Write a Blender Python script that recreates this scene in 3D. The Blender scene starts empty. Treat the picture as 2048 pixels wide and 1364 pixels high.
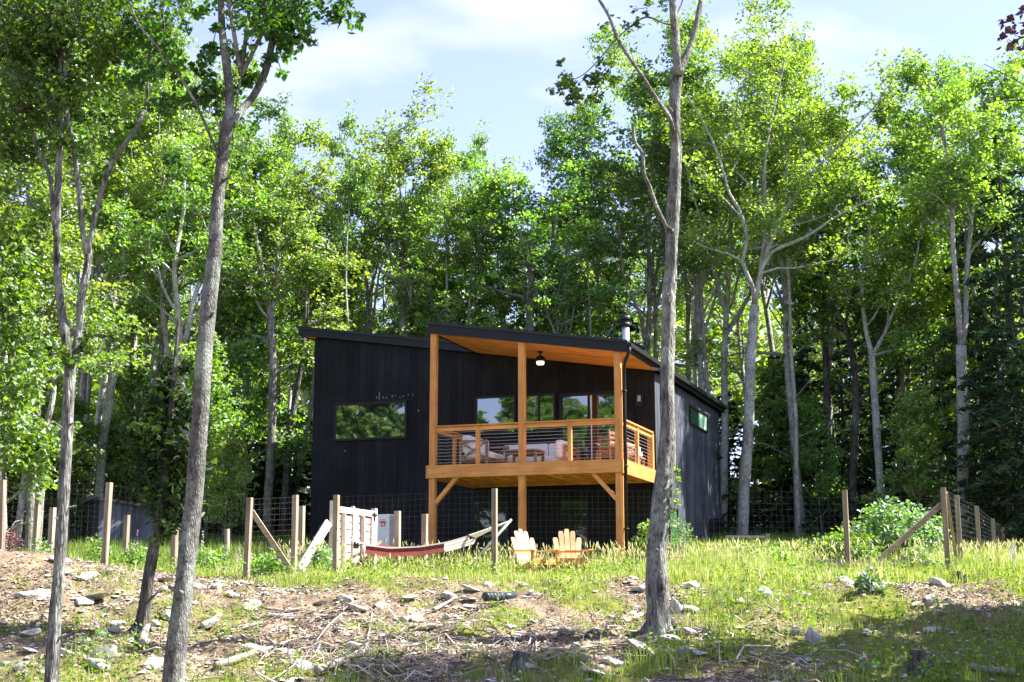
import bpy, bmesh, math, random
import numpy as np
from mathutils import Vector, Matrix
S = bpy.context.scene
COL = S.collection
R = math.radians
# ------------------------------------------------------------------ camera, world, sun, exposure
F, PITCH = 2770.0, R(10.6)          # focal length in photo pixels (2048 wide), upward tilt
cam = bpy.data.objects.new("camera", bpy.data.cameras.new("camera"))
COL.objects.link(cam)
cam.data.sensor_width = 36.0
cam.data.lens = F / 2048 * 36
cam.data.clip_end = 2000
cam.rotation_euler = (R(90) + PITCH, 0, 0)
S.camera = cam
SUN_EL, SUN_AZ = R(48), R(84)       # azimuth clockwise from +Y: the sun stands to the right
to_sun = Vector((math.cos(SUN_EL) * math.sin(SUN_AZ), math.cos(SUN_EL) * math.cos(SUN_AZ), math.sin(SUN_EL)))
W = bpy.data.worlds.new("World"); S.world = W; W.use_nodes = True
wn, wl = W.node_tree.nodes, W.node_tree.links
bg = wn["Background"]; bg.inputs[1].default_value = 0.078
sky = wn.new("ShaderNodeTexSky"); sky.sky_type = 'NISHITA'; sky.sun_disc = False
sky.sun_elevation, sky.sun_rotation = SUN_EL, SUN_AZ
sky.air_density, sky.dust_density, sky.ozone_density = 1.0, .6, 2.0
tc = wn.new("ShaderNodeTexCoord"); mp = wn.new("ShaderNodeMapping"); mp.inputs['Scale'].default_value = (1.6, 1.6, 4.5)
mp.inputs['Location'].default_value = (0.35, 0.1, 0.2)
nz = wn.new("ShaderNodeTexNoise"); nz.inputs['Scale'].default_value = 2.2; nz.inputs['Detail'].default_value = 5
rp = wn.new("ShaderNodeValToRGB"); rp.color_ramp.elements[0].color = (.13, .13, .13, 1); rp.color_ramp.elements[0].position = 0.50; rp.color_ramp.elements[1].position = 0.86
mx = wn.new("ShaderNodeMixRGB"); mx.inputs[2].default_value = (5.2, 5.4, 6.6, 1)
wl.new(tc.outputs['Generated'], mp.inputs[0]); wl.new(mp.outputs[0], nz.inputs[0]); wl.new(nz.outputs[0], rp.inputs[0])
wl.new(rp.outputs[0], mx.inputs[0]); wl.new(sky.outputs[0], mx.inputs[1]); tn_ = wn.new('ShaderNodeMixRGB'); tn_.blend_type = 'MULTIPLY'; tn_.inputs[0].default_value = 1; tn_.inputs[2].default_value = (.98, .885, 1.03, 1)
wl.new(mx.outputs[0], tn_.inputs[1]); wl.new(tn_.outputs[0], bg.inputs[0])
sl = bpy.data.lights.new("sun", 'SUN'); sl.energy = 5.0; sl.angle = R(0.53); sl.color = (1.0, 0.955, 0.875)
so = bpy.data.objects.new("sun", sl); COL.objects.link(so); so.location = (30, 0, 40)
so.rotation_euler = to_sun.to_track_quat('Z', 'Y').to_euler()
S.view_settings.view_transform = 'Standard'; S.view_settings.look = 'None'
S.view_settings.gamma = 1.0; S.view_settings.use_curve_mapping = False
S.view_settings.exposure = 2.15
S.render.engine = 'CYCLES'
S.cycles.max_bounces = 7; S.cycles.diffuse_bounces = 3; S.cycles.glossy_bounces = 3
S.cycles.transmission_bounces = 4; S.cycles.transparent_max_bounces = 6
# ------------------------------------------------------------------ photo geometry
CP, SP = math.cos(PITCH), math.sin(PITCH)
def ray(px, py):
    u, v = (px - 1024) / F, (682 - py) / F
    return np.array([u, CP - v * SP, SP + v * CP])
def at(px, py, Y):
    r = ray(px, py); return r * (Y / r[1])
def vn(x, y, seed=0):
    x = np.asarray(x, float); y = np.asarray(y, float)
    xi, yi = np.floor(x).astype(np.int64), np.floor(y).astype(np.int64)
    fx, fy = x - xi, y - yi
    fx, fy = fx * fx * (3 - 2 * fx), fy * fy * (3 - 2 * fy)
    def h(a, b):
        n = (a * 374761393 + b * 668265263 + seed * 1446651) & 0xffffffff
        n = ((n ^ (n >> 13)) * 1274126177) & 0xffffffff
        return ((n ^ (n >> 16)) & 0xffff) / 65535.0
    a, b, c, d = h(xi, yi), h(xi + 1, yi), h(xi, yi + 1), h(xi + 1, yi + 1)
    return (a + (b - a) * fx) * (1 - fy) + (c + (d - c) * fx) * fy
def fbm(x, y, seed=0, o=4):
    s, a, t = 0, 1.0, 0
    for k in range(o):
        s = s + a * vn(np.asarray(x) * 2 ** k, np.asarray(y) * 2 ** k, seed + k); t += a; a *= .5
    return s / t
def sst(a, b, x):
    t = np.clip((x - a) / (b - a), 0, 1); return t * t * (3 - 2 * t)
PY = [-60, 8, 14, 17.3, 20.5, 22.5, 24.3, 27, 30, 33, 37, 42, 60, 100, 400]
PZ = [-1.8, -1.8, -1.62, -1.12, -.54, -.05, .33, .43, .52, .66, 1.05, 1.5, 2.6, 5, 20]
def ground(x, y):
    x = np.asarray(x, float); y = np.asarray(y, float)
    z = np.interp(y, PY, PZ)
    z = z + .5 * (1 - sst(-9.5, -5.2, x)) * np.exp(-((y - 24.5) / 2.6) ** 2)
    n = sst(60, 40, y)
    bank = sst(26.5, 23, y)
    z = z + n * ((.12 + .22 * bank) * (fbm(x * .45, y * .45, 3) - .5) + (.06 + .30 * bank) * (fbm(x * 1.5, y * 1.5, 9) - .5) + .10 * bank * (fbm(x * 5, y * 5, 13, 3) - .5))
    return z
def gz(x, y): return float(ground(x, y))
def on_ground(px, py):
    r = ray(px, py); Y = 12.0
    while Y < 90:
        p = r * (Y / r[1])
        if p[2] <= gz(p[0], p[1]): return p
        Y += .06
    return r * (30 / r[1])
# ------------------------------------------------------------------ materials
def hexmix(a, b, t): return tuple(a[i] * (1 - t) + b[i] * t for i in range(3))
def mat(name):
    m = bpy.data.materials.new(name); m.use_nodes = True
    n, l = m.node_tree.nodes, m.node_tree.links
    return m, n, l, n["Principled BSDF"]
def ramp(n, stops):
    r = n.new("ShaderNodeValToRGB"); e = r.color_ramp.elements
    while len(e) < len(stops): e.new(.5)
    for k, (p, c) in enumerate(stops): e[k].position = p; e[k].color = (*c, 1)
    return r
def simple(name, c1, c2, scale=(8, 8, 8), rough=.6, bump=.0, detail=4, metal=0, spec=.4, objrand=0, contrast=(.3, .7)):
    m, n, l, b = mat(name)
    t = n.new("ShaderNodeTexCoord"); mpn = n.new("ShaderNodeMapping"); mpn.inputs['Scale'].default_value = scale
    nt = n.new("ShaderNodeTexNoise"); nt.inputs['Scale'].default_value = 1; nt.inputs['Detail'].default_value = detail
    l.new(t.outputs['Object'], mpn.inputs[0]); l.new(mpn.outputs[0], nt.inputs[0])
    r = ramp(n, [(contrast[0], c1), (contrast[1], c2)]); l.new(nt.outputs[0], r.inputs[0])
    out = r.outputs[0]
    if objrand:
        oi = n.new("ShaderNodeObjectInfo"); mr = n.new("ShaderNodeMapRange")
        mr.inputs[3].default_value = 1 - objrand; mr.inputs[4].default_value = 1 + objrand
        l.new(oi.outputs['Random'], mr.inputs[0])
        hs = n.new("ShaderNodeHueSaturation"); l.new(mr.outputs[0], hs.inputs['Value']); l.new(out, hs.inputs['Color']); out = hs.outputs[0]
    l.new(out, b.inputs['Base Color'])
    b.inputs['Roughness'].default_value = rough; b.inputs['Metallic'].default_value = metal
    b.inputs['Specular IOR Level'].default_value = spec
    if bump:
        bp = n.new("ShaderNodeBump"); bp.inputs['Strength'].default_value = bump; bp.inputs['Distance'].default_value = .02
        l.new(nt.outputs[0], bp.inputs['Height']); l.new(bp.outputs[0], b.inputs['Normal'])
    return m
def leaf_mat(name, stops, trans=.45, gloss=.08, objhue=.02, objval=.18, rough=.62):
    m, n, l, b = mat(name); n.remove(b)
    a = n.new("ShaderNodeAttribute"); a.attribute_name = "tint"
    r = ramp(n, stops); l.new(a.outputs['Fac'], r.inputs[0])
    oi = n.new("ShaderNodeObjectInfo"); hs = n.new("ShaderNodeHueSaturation")
    m1 = n.new("ShaderNodeMapRange"); m1.inputs[3].default_value = .5 - objhue; m1.inputs[4].default_value = .5 + objhue
    m2 = n.new("ShaderNodeMapRange"); m2.inputs[3].default_value = 1 - objval; m2.inputs[4].default_value = 1 + objval
    wh = n.new("ShaderNodeTexWhiteNoise"); wh.noise_dimensions = '1D'
    l.new(oi.outputs['Random'], m1.inputs[0]); l.new(oi.outputs['Random'], wh.inputs['W']); l.new(wh.outputs[0], m2.inputs[0])
    l.new(m1.outputs[0], hs.inputs['Hue']); l.new(m2.outputs[0], hs.inputs['Value']); l.new(r.outputs[0], hs.inputs['Color'])
    d = n.new("ShaderNodeBsdfDiffuse"); t = n.new("ShaderNodeBsdfTranslucent"); g = n.new("ShaderNodeBsdfGlossy")
    g.inputs['Roughness'].default_value = rough; g.inputs['Color'].default_value = (.8, .85, .9, 1)
    hs2 = n.new("ShaderNodeHueSaturation"); hs2.inputs['Hue'].default_value = .492; hs2.inputs['Saturation'].default_value = 1.15; hs2.inputs['Value'].default_value = 1.9
    l.new(hs.outputs[0], hs2.inputs['Color'])
    l.new(hs.outputs[0], d.inputs[0]); l.new(hs2.outputs[0], t.inputs[0])
    x = n.new("ShaderNodeMixShader"); x.inputs[0].default_value = trans
    y = n.new("ShaderNodeMixShader"); y.inputs[0].default_value = gloss
    l.new(d.outputs[0], x.inputs[1]); l.new(t.outputs[0], x.inputs[2]); l.new(x.outputs[0], y.inputs[1]); l.new(g.outputs[0], y.inputs[2])
    l.new(y.outputs[0], n["Material Output"].inputs[0])
    return m
def bark_mat(name, dark, light, lichen, lich=.35, objrand=.25, vs=(9, 9, 1.6), bump=.9):
    m, n, l, b = mat(name)
    t = n.new("ShaderNodeTexCoord"); mpn = n.new("ShaderNodeMapping"); mpn.inputs['Scale'].default_value = vs
    nt = n.new("ShaderNodeTexNoise"); nt.inputs['Scale'].default_value = 1.6; nt.inputs['Detail'].default_value = 7; nt.inputs['Roughness'].default_value = .65
    l.new(t.outputs['Object'], mpn.inputs[0]); l.new(mpn.outputs[0], nt.inputs[0])
    vo = n.new("ShaderNodeTexVoronoi"); vo.feature = 'DISTANCE_TO_EDGE'; vo.inputs['Scale'].default_value = 2.6
    l.new(mpn.outputs[0], vo.inputs[0])
    r = ramp(n, [(.36, dark), (.62, light)]); l.new(nt.outputs[0], r.inputs[0])
    n2 = n.new("ShaderNodeTexNoise"); n2.inputs['Scale'].default_value = 2.1; n2.inputs['Detail'].default_value = 9; n2.inputs['Roughness'].default_value = .74
    l.new(t.outputs['Object'], n2.inputs[0])
    r2 = ramp(n, [(.55 - .2 * lich, (0, 0, 0)), (.72 - .2 * lich, (1, 1, 1))]); l.new(n2.outputs[0], r2.inputs[0])
    mxn = n.new("ShaderNodeMixRGB"); mxn.inputs[2].default_value = (*lichen, 1)
    ml = n.new("ShaderNodeMath"); ml.operation = 'MULTIPLY'; ml.inputs[1].default_value = .75
    l.new(r2.outputs[0], ml.inputs[0]); l.new(ml.outputs[0], mxn.inputs[0]); l.new(r.outputs[0], mxn.inputs[1])
    rc = ramp(n, [(.0, (.25, .23, .22)), (.16, (1, 1, 1))]); l.new(vo.outputs[0], rc.inputs[0])
    mm = n.new("ShaderNodeMixRGB"); mm.blend_type = 'MULTIPLY'; mm.inputs[0].default_value = .6
    l.new(mxn.outputs[0], mm.inputs[1]); l.new(rc.outputs[0], mm.inputs[2])
    oi = n.new("ShaderNodeObjectInfo"); mr = n.new("ShaderNodeMapRange"); mr.inputs[3].default_value = 1 - objrand; mr.inputs[4].default_value = 1 + objrand
    hs = n.new("ShaderNodeHueSaturation"); l.new(oi.outputs['Random'], mr.inputs[0]); l.new(mr.outputs[0], hs.inputs['Value']); l.new(mm.outputs[0], hs.inputs['Color'])
    l.new(hs.outputs[0], b.inputs['Base Color']); b.inputs['Roughness'].default_value = .9; b.inputs['Specular IOR Level'].default_value = .15
    ad = n.new("ShaderNodeMath"); ad.operation = 'ADD'; l.new(nt.outputs[0], ad.inputs[0])
    mv = n.new("ShaderNodeMath"); mv.operation = 'MULTIPLY'; mv.inputs[1].default_value = 1.2; l.new(vo.outputs[0], mv.inputs[0]); l.new(mv.outputs[0], ad.inputs[1])
    bp = n.new("ShaderNodeBump"); bp.inputs['Strength'].default_value = bump; bp.inputs['Distance'].default_value = .03
    l.new(ad.outputs[0], bp.inputs['Height']); l.new(bp.outputs[0], b.inputs['Normal'])
    return m
M = {}
G1, G2, G3 = (.044, .088, .016), (.125, .22, .034), (.25, .35, .07)
M['leaf'] = leaf_mat("oak_leaves", [(0, G1), (.5, G2), (1, G3)], trans=.56, gloss=.08, rough=.5)
M['leaf_deep'] = leaf_mat('deep_leaves', [(0, (.03, .07, .017)), (.5, (.085, .17, .032)), (1, (.19, .29, .06))], trans=.45, gloss=.10, rough=.5)
M['leaf_young'] = leaf_mat("young_leaves", [(0, (.05, .10, .014)), (.5, (.12, .22, .03)), (1, (.24, .36, .06))], trans=.5)
M['leaf_near'] = leaf_mat("near_leaves", [(0, (.022, .052, .010)), (.6, (.06, .13, .018)), (1, (.15, .25, .03))], trans=.5, gloss=.035, objval=.05)
M['leaf_vine'] = leaf_mat("dark_leaves", [(0, (.008, .022, .005)), (.6, (.022, .06, .010)), (1, (.10, .19, .025))], trans=.35, gloss=.03, objval=.05)
M['leaf_copper'] = leaf_mat("copper_leaves", [(0, (.05, .014, .014)), (.6, (.11, .03, .026)), (1, (.16, .07, .05))], trans=.3, objval=.05)
M['conifer'] = leaf_mat("conifer_needles", [(0, (.010, .026, .009)), (.6, (.022, .054, .015)), (1, (.055, .10, .024))], trans=.2, gloss=.04)
M['shrub'] = leaf_mat("shrub_leaves", [(0, (.035, .08, .02)), (.5, (.09, .19, .035)), (1, (.2, .32, .07))], trans=.4, gloss=.14)
M['grass'] = leaf_mat("grass_blades", [(0, (.05, .10, .015)), (.45, (.14, .22, .035)), (.8, (.27, .32, .075)), (1, (.52, .48, .30))], trans=.4, gloss=.03, objval=0, objhue=0)
M['weed'] = leaf_mat("weed_leaves", [(0, (.05, .10, .015)), (.5, (.11, .2, .03)), (1, (.26, .34, .06))], trans=.4, gloss=.02, objval=0, objhue=0)
M['litter'] = leaf_mat("dry_leaves", [(0, (.06, .04, .024)), (.4, (.145, .105, .07)), (.75, (.30, .235, .17)), (1, (.52, .45, .36))], trans=.12, gloss=.03, objval=0, objhue=0)
M['pinkflower'] = leaf_mat("foxglove_flowers", [(0, (.36, .12, .31)), (.6, (.55, .3, .5)), (1, (.72, .6, .7))], trans=.4, objval=.1)
M['bark_near'] = bark_mat("oak_bark", (.042, .04, .036), (.25, .243, .222), (.42, .45, .39), .5, objrand=.05, vs=(14, 14, 2.6))
M['bark_fissured'] = bark_mat("fissured_bark", (.028, .027, .025), (.27, .268, .25), (.38, .42, .37), .35, objrand=.05, vs=(11, 11, 2.0), bump=1)
M['bark_smooth'] = bark_mat("smooth_bark", (.05, .046, .042), (.165, .16, .148), (.37, .41, .355), .5, objrand=.05, vs=(16, 16, 6), bump=.6)
M['bark'] = bark_mat("forest_bark", (.09, .08, .07), (.26, .24, .21), (.42, .46, .40), .45, objrand=.4, vs=(7, 7, 2))
M['bark_pale'] = bark_mat("pale_bark", (.17, .16, .145), (.38, .36, .33), (.50, .54, .49), .7, objrand=.12, vs=(7, 7, 3))
M['bark_dark'] = bark_mat("dark_bark", (.05, .045, .04), (.15, .135, .12), (.26, .31, .27), .3, objrand=.2)
M['rock'] = simple("stone", (.20, .19, .17), (.52, .50, .46), (3, 3, 3), .85, .6, 8, objrand=.22, contrast=(.3, .7))
M['gravel'] = leaf_mat("gravel_stones", [(0, (.16, .14, .12)), (.5, (.32, .29, .25)), (1, (.55, .52, .47))], trans=0, gloss=.02, objval=0, objhue=0)
M['stick'] = simple("dead_wood", (.16, .13, .10), (.42, .37, .31), (6, 6, 20), .9, .4, 6, objrand=.2)
M['stick2'] = leaf_mat("brush_sticks", [(0, (.06, .045, .034)), (.5, (.20, .16, .125)), (1, (.46, .41, .35))], trans=0, gloss=.02, objval=0, objhue=0)
# --- timber with grain and boards
def wood(name, c1, c2, c3, along='Z', rough=.55, objrand=.06, gap=None):
    m, n, l, b = mat(name)
    t = n.new("ShaderNodeTexCoord"); mpn = n.new("ShaderNodeMapping")
    sc = {'X': (1.2, 22, 22), 'Y': (22, 1.2, 22), 'Z': (22, 22, 1.2)}[along]; mpn.inputs['Scale'].default_value = sc
    nt = n.new("ShaderNodeTexNoise"); nt.inputs['Scale'].default_value = 1; nt.inputs['Detail'].default_value = 6
    l.new(t.outputs['Object'], mpn.inputs[0]); l.new(mpn.outputs[0], nt.inputs[0])
    r = ramp(n, [(.3, c1), (.5, c2), (.72, c3)]); l.new(nt.outputs[0], r.inputs[0])
    a = n.new("ShaderNodeAttribute"); a.attribute_name = "tint"
    mr = n.new("ShaderNodeMapRange"); mr.inputs[3].default_value = .8; mr.inputs[4].default_value = 1.2; l.new(a.outputs['Fac'], mr.inputs[0])
    vk = n.new("ShaderNodeTexVoronoi"); vk.inputs['Scale'].default_value = 3.3; l.new(t.outputs['Object'], vk.inputs[0])
    rk = ramp(n, [(.03, (.30, .24, .2)), (.085, (1, 1, 1))]); l.new(vk.outputs['Distance'], rk.inputs[0])
    nl_ = n.new("ShaderNodeTexNoise"); nl_.inputs['Scale'].default_value = 1.7; nl_.inputs['Detail'].default_value = 5; l.new(t.outputs['Object'], nl_.inputs[0])
    rl = ramp(n, [(.3, (.72, .70, .68)), (.65, (1.08, 1.08, 1.08))]); l.new(nl_.outputs[0], rl.inputs[0])
    mk = n.new("ShaderNodeMixRGB"); mk.blend_type = 'MULTIPLY'; mk.inputs[0].default_value = 1; l.new(r.outputs[0], mk.inputs[1]); l.new(rk.outputs[0], mk.inputs[2])
    ml_ = n.new("ShaderNodeMixRGB"); ml_.blend_type = 'MULTIPLY'; ml_.inputs[0].default_value = .8; l.new(mk.outputs[0], ml_.inputs[1]); l.new(rl.outputs[0], ml_.inputs[2])
    hs = n.new("ShaderNodeHueSaturation"); l.new(mr.outputs[0], hs.inputs['Value']); l.new(ml_.outputs[0], hs.inputs['Color'])
    l.new(hs.outputs[0], b.inputs['Base Color']); b.inputs['Roughness'].default_value = rough; b.inputs['Specular IOR Level'].default_value = .3
    bp = n.new("ShaderNodeBump"); bp.inputs['Strength'].default_value = .25; bp.inputs['Distance'].default_value = .01
    l.new(nt.outputs[0], bp.inputs['Height']); l.new(bp.outputs[0], b.inputs['Normal'])
    return m
O1, O2, O3 = (.54, .215, .055), (.65, .28, .078), (.73, .355, .115)
for ax in 'XYZ': M['cedar' + ax] = wood("stained_cedar_" + ax, O1, O2, O3, ax)
for ax in 'XYZ': M['teak' + ax] = wood("weathered_teak_" + ax, (.16, .085, .05), (.25, .14, .085), (.34, .22, .15), ax)
M['adir'] = wood("chair_timber", (.56, .33, .15), (.65, .41, .21), (.72, .49, .28), 'Z')
for ax in 'XZ': M['post' + ax] = wood("fence_timber_" + ax, (.19, .145, .105), (.29, .23, .17), (.40, .33, .25), ax, rough=.8)
M['gate'] = wood("pale_gate_timber", (.50, .42, .35), (.60, .52, .45), (.68, .60, .53), 'X', rough=.8)
M['greywood'] = wood("grey_timber", (.24, .21, .18), (.34, .31, .27), (.44, .40, .35), 'X', rough=.85)
def charred(name, v=1.0):
    m, n, l, b = mat(name)
    t = n.new("ShaderNodeTexCoord"); mpn = n.new("ShaderNodeMapping"); mpn.inputs['Scale'].default_value = (30, 30, .9)
    nt = n.new("ShaderNodeTexNoise"); nt.inputs['Scale'].default_value = 1.3; nt.inputs['Detail'].default_value = 8; nt.inputs['Roughness'].default_value = .62
    l.new(t.outputs['Object'], mpn.inputs[0]); l.new(mpn.outputs[0], nt.inputs[0])
    r = ramp(n, [(.36, (.011 * v, .012 * v, .0155 * v)), (.56, (.020 * v, .022 * v, .028 * v)), (.76, (.042 * v, .045 * v, .053 * v))]); l.new(nt.outputs[0], r.inputs[0])
    a = n.new("ShaderNodeAttribute"); a.attribute_name = "tint"
    mr = n.new("ShaderNodeMapRange"); mr.inputs[3].default_value = .72; mr.inputs[4].default_value = 1.3; l.new(a.outputs['Fac'], mr.inputs[0])
    n3 = n.new("ShaderNodeTexNoise"); n3.inputs['Scale'].default_value = 1.3; n3.inputs['Detail'].default_value = 6; l.new(t.outputs['Object'], n3.inputs[0])
    r3 = ramp(n, [(.3, (.55, .55, .56)), (.7, (1.35, 1.38, 1.45))]); l.new(n3.outputs[0], r3.inputs[0])  # broad sheen on the boards put into the colour as noise
    m3 = n.new("ShaderNodeMixRGB"); m3.blend_type = 'MULTIPLY'; m3.inputs[0].default_value = 1; l.new(r.outputs[0], m3.inputs[1]); l.new(r3.outputs[0], m3.inputs[2])
    hs = n.new("ShaderNodeHueSaturation"); l.new(mr.outputs[0], hs.inputs['Value']); l.new(m3.outputs[0], hs.inputs['Color'])
    l.new(hs.outputs[0], b.inputs['Base Color']); b.inputs['Roughness'].default_value = .75; b.inputs['Specular IOR Level'].default_value = .2
    bp = n.new("ShaderNodeBump"); bp.inputs['Strength'].default_value = .35; bp.inputs['Distance'].default_value = .008
    l.new(nt.outputs[0], bp.inputs['Height']); l.new(bp.outputs[0], b.inputs['Normal'])
    return m
M['charred'] = charred("charred_siding", .55)
M['charred_sunlit'] = charred("sunlit_charred_siding", 3.3); M["charred_grey_lit"] = charred("lit_grey_charred_siding", 7.0)  # brighter copies for house side and shed front: sunlight put into the colour
M['black'] = simple("black_metal", (.006, .007, .009), (.010, .011, .014), (3, 3, 3), .5, 0, spec=.3)
M['roofm'] = simple("dark_roofing", (.008, .009, .012), (.016, .018, .022), (4, 4, 4), .6, .1)
M['galv'] = simple("galvanised_steel", (.42, .45, .47), (.62, .65, .67), (9, 9, 2), .35, .05, metal=.8)
M['cushion'] = simple("off_white_fabric", (.82, .81, .79), (.88, .87, .85), (30, 30, 30), .9, .15, objrand=.03)
M['tan'] = simple("tan_fabric", (.50, .32, .20), (.62, .44, .30), (20, 20, 20), .9, .1)
M['cable'] = simple("steel_cable", (.45, .40, .36), (.6, .54, .5), (3, 3, 3), .4, 0, metal=.6)
M['wire'] = simple("fence_wire", (.17, .17, .17), (.24, .24, .24), (3, 3, 3), .7, 0, spec=.2)
M['pvc'] = simple("black_pipe", (.02, .025, .028), (.04, .05, .055), (6, 6, 6), .4, .05)
M['rope'] = simple("grey_cable", (.16, .16, .16), (.30, .30, .30), (6, 6, 6), .6, .05)
M['white'] = simple("white_paint", (.62, .65, .68), (.72, .74, .76), (4, 4, 4), .45, .02)
M['plain_grey'] = simple("plain_grey_finish", (.30, .32, .34), (.38, .40, .42), (4, 4, 4), .5, .02)
M['red'] = simple("red_print", (.55, .05, .03), (.62, .07, .04), (4, 4, 4), .5, 0)
M['redcloth'] = simple("red_cloth", (.11, .018, .012), (.17, .028, .019), (14, 14, 14), .9, .3)
M['yellow'] = simple("yellow_paint", (.7, .4, .03), (.75, .5, .06), (5, 5, 5), .5, 0)
def glass(name, base, refl):
    m, n, l, b = mat(name); n.remove(b)
    d = n.new("ShaderNodeBsdfDiffuse"); d.inputs[0].default_value = (*base, 1)
    g = n.new("ShaderNodeBsdfGlossy"); g.inputs['Roughness'].default_value = .02; g.inputs[0].default_value = (.86, .88, .9, 1)
    t = n.new("ShaderNodeTexCoord"); nt = n.new("ShaderNodeTexNoise"); nt.inputs['Scale'].default_value = 1.1
    bp = n.new("ShaderNodeBump"); bp.inputs['Strength'].default_value = .06; bp.inputs['Distance'].default_value = .05
    l.new(t.outputs['Object'], nt.inputs[0]); l.new(nt.outputs[0], bp.inputs['Height']); l.new(bp.outputs[0], g.inputs['Normal'])
    x = n.new("ShaderNodeMixShader"); x.inputs[0].default_value = refl
    l.new(d.outputs[0], x.inputs[1]); l.new(g.outputs[0], x.inputs[2]); l.new(x.outputs[0], n["Material Output"].inputs[0])
    return m
M['glass'] = glass("window_glass", (.010, .014, .015), .27)
M['glass_dim'] = glass("lower_window_glass", (.022, .036, .022), .10)  # green of the dim reflection put into this pane's base colour
M['glass_green'] = glass("side_window_glass", (.04, .12, .05), .35)
M['blind'] = simple("pale_blind", (.35, .60, .42), (.42, .66, .48), (3, 3, 3), .5, 0)
def lampm():
    m, n, l, b = mat("lamp_glass"); b.inputs['Base Color'].default_value = (.85, .8, .72, 1)
    b.inputs['Emission Color'].default_value = (1, .9, .75, 1); b.inputs['Emission Strength'].default_value = .35
    return m
M['lamp'] = lampm()
def hammockm():
    m, n, l, b = mat("striped_hammock_cloth")
    t = n.new("ShaderNodeTexCoord"); sp = n.new("ShaderNodeSeparateXYZ"); w = n.new("ShaderNodeMath"); w.operation = 'SINE'
    k = n.new("ShaderNodeMath"); k.operation = 'MULTIPLY'; k.inputs[1].default_value = 48
    l.new(t.outputs['Object'], sp.inputs[0]); l.new(sp.outputs[1], k.inputs[0]); l.new(k.outputs[0], w.inputs[0])
    r = ramp(n, [(.2, (.42, .40, .38)), (.6, (.80, .78, .76))]); l.new(w.outputs[0], r.inputs[0]); n.remove(b)
    d_ = n.new("ShaderNodeBsdfDiffuse"); t_ = n.new("ShaderNodeBsdfTranslucent"); x_ = n.new("ShaderNodeMixShader"); x_.inputs[0].default_value = .4
    l.new(r.outputs[0], d_.inputs[0]); l.new(r.outputs[0], t_.inputs[0]); l.new(d_.outputs[0], x_.inputs[1]); l.new(t_.outputs[0], x_.inputs[2]); l.new(x_.outputs[0], n["Material Output"].inputs[0]); return m
M['hammock'] = hammockm()
def groundm():
    m, n, l, b = mat("bank_soil")
    t = n.new("ShaderNodeTexCoord")
    def noise(s, d=6, r=.6):
        x = n.new("ShaderNodeTexNoise"); x.inputs['Scale'].default_value = s; x.inputs['Detail'].default_value = d; x.inputs['Roughness'].default_value = r
        l.new(t.outputs['Object'], x.inputs[0]); return x
    a = noise(2.2, 8, .7); r1 = ramp(n, [(.30, (.075, .056, .04)), (.44, (.19, .145, .105)), (.60, (.31, .25, .185)), (.80, (.50, .435, .35))]); l.new(a.outputs[0], r1.inputs[0])
    f = noise(26, 5, .7); r2 = ramp(n, [(.35, (.45, .42, .38)), (.6, (1.1, 1.08, 1.05))]); l.new(f.outputs[0], r2.inputs[0])
    mu = n.new("ShaderNodeMixRGB"); mu.blend_type = 'MULTIPLY'; mu.inputs[0].default_value = 1; l.new(r1.outputs[0], mu.inputs[1]); l.new(r2.outputs[0], mu.inputs[2])
    g = n.new("ShaderNodeAttribute"); g.attribute_name = "green"
    c = noise(9, 6, .7); r3 = ramp(n, [(.3, (.07, .095, .018)), (.7, (.24, .24, .045))]); l.new(c.outputs[0], r3.inputs[0])
    gn = noise(3.1, 6, .7); ad = n.new("ShaderNodeMath"); ad.operation = 'MULTIPLY_ADD'; ad.inputs[1].default_value = 2.4; ad.inputs[2].default_value = -1.27
    l.new(gn.outputs[0], ad.inputs[0]); a2 = n.new("ShaderNodeMath"); a2.operation = 'ADD'; a2.use_clamp = True; l.new(ad.outputs[0], a2.inputs[0]); l.new(g.outputs['Fac'], a2.inputs[1])
    x = n.new("ShaderNodeMixRGB"); l.new(a2.outputs[0], x.inputs[0]); l.new(mu.outputs[0], x.inputs[1]); l.new(r3.outputs[0], x.inputs[2])
    l.new(x.outputs[0], b.inputs['Base Color']); b.inputs['Roughness'].default_value = .95; b.inputs['Specular IOR Level'].default_value = .1
    bp = n.new("ShaderNodeBump"); bp.inputs['Strength'].default_value = 1; bp.inputs['Distance'].default_value = .04
    s = n.new("ShaderNodeMath"); s.operation = 'ADD'; l.new(a.outputs[0], s.inputs[0]); l.new(f.outputs[0], s.inputs[1]); l.new(s.outputs[0], bp.inputs['Height']); l.new(bp.outputs[0], b.inputs['Normal'])
    return m
M['ground'] = groundm()
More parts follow.
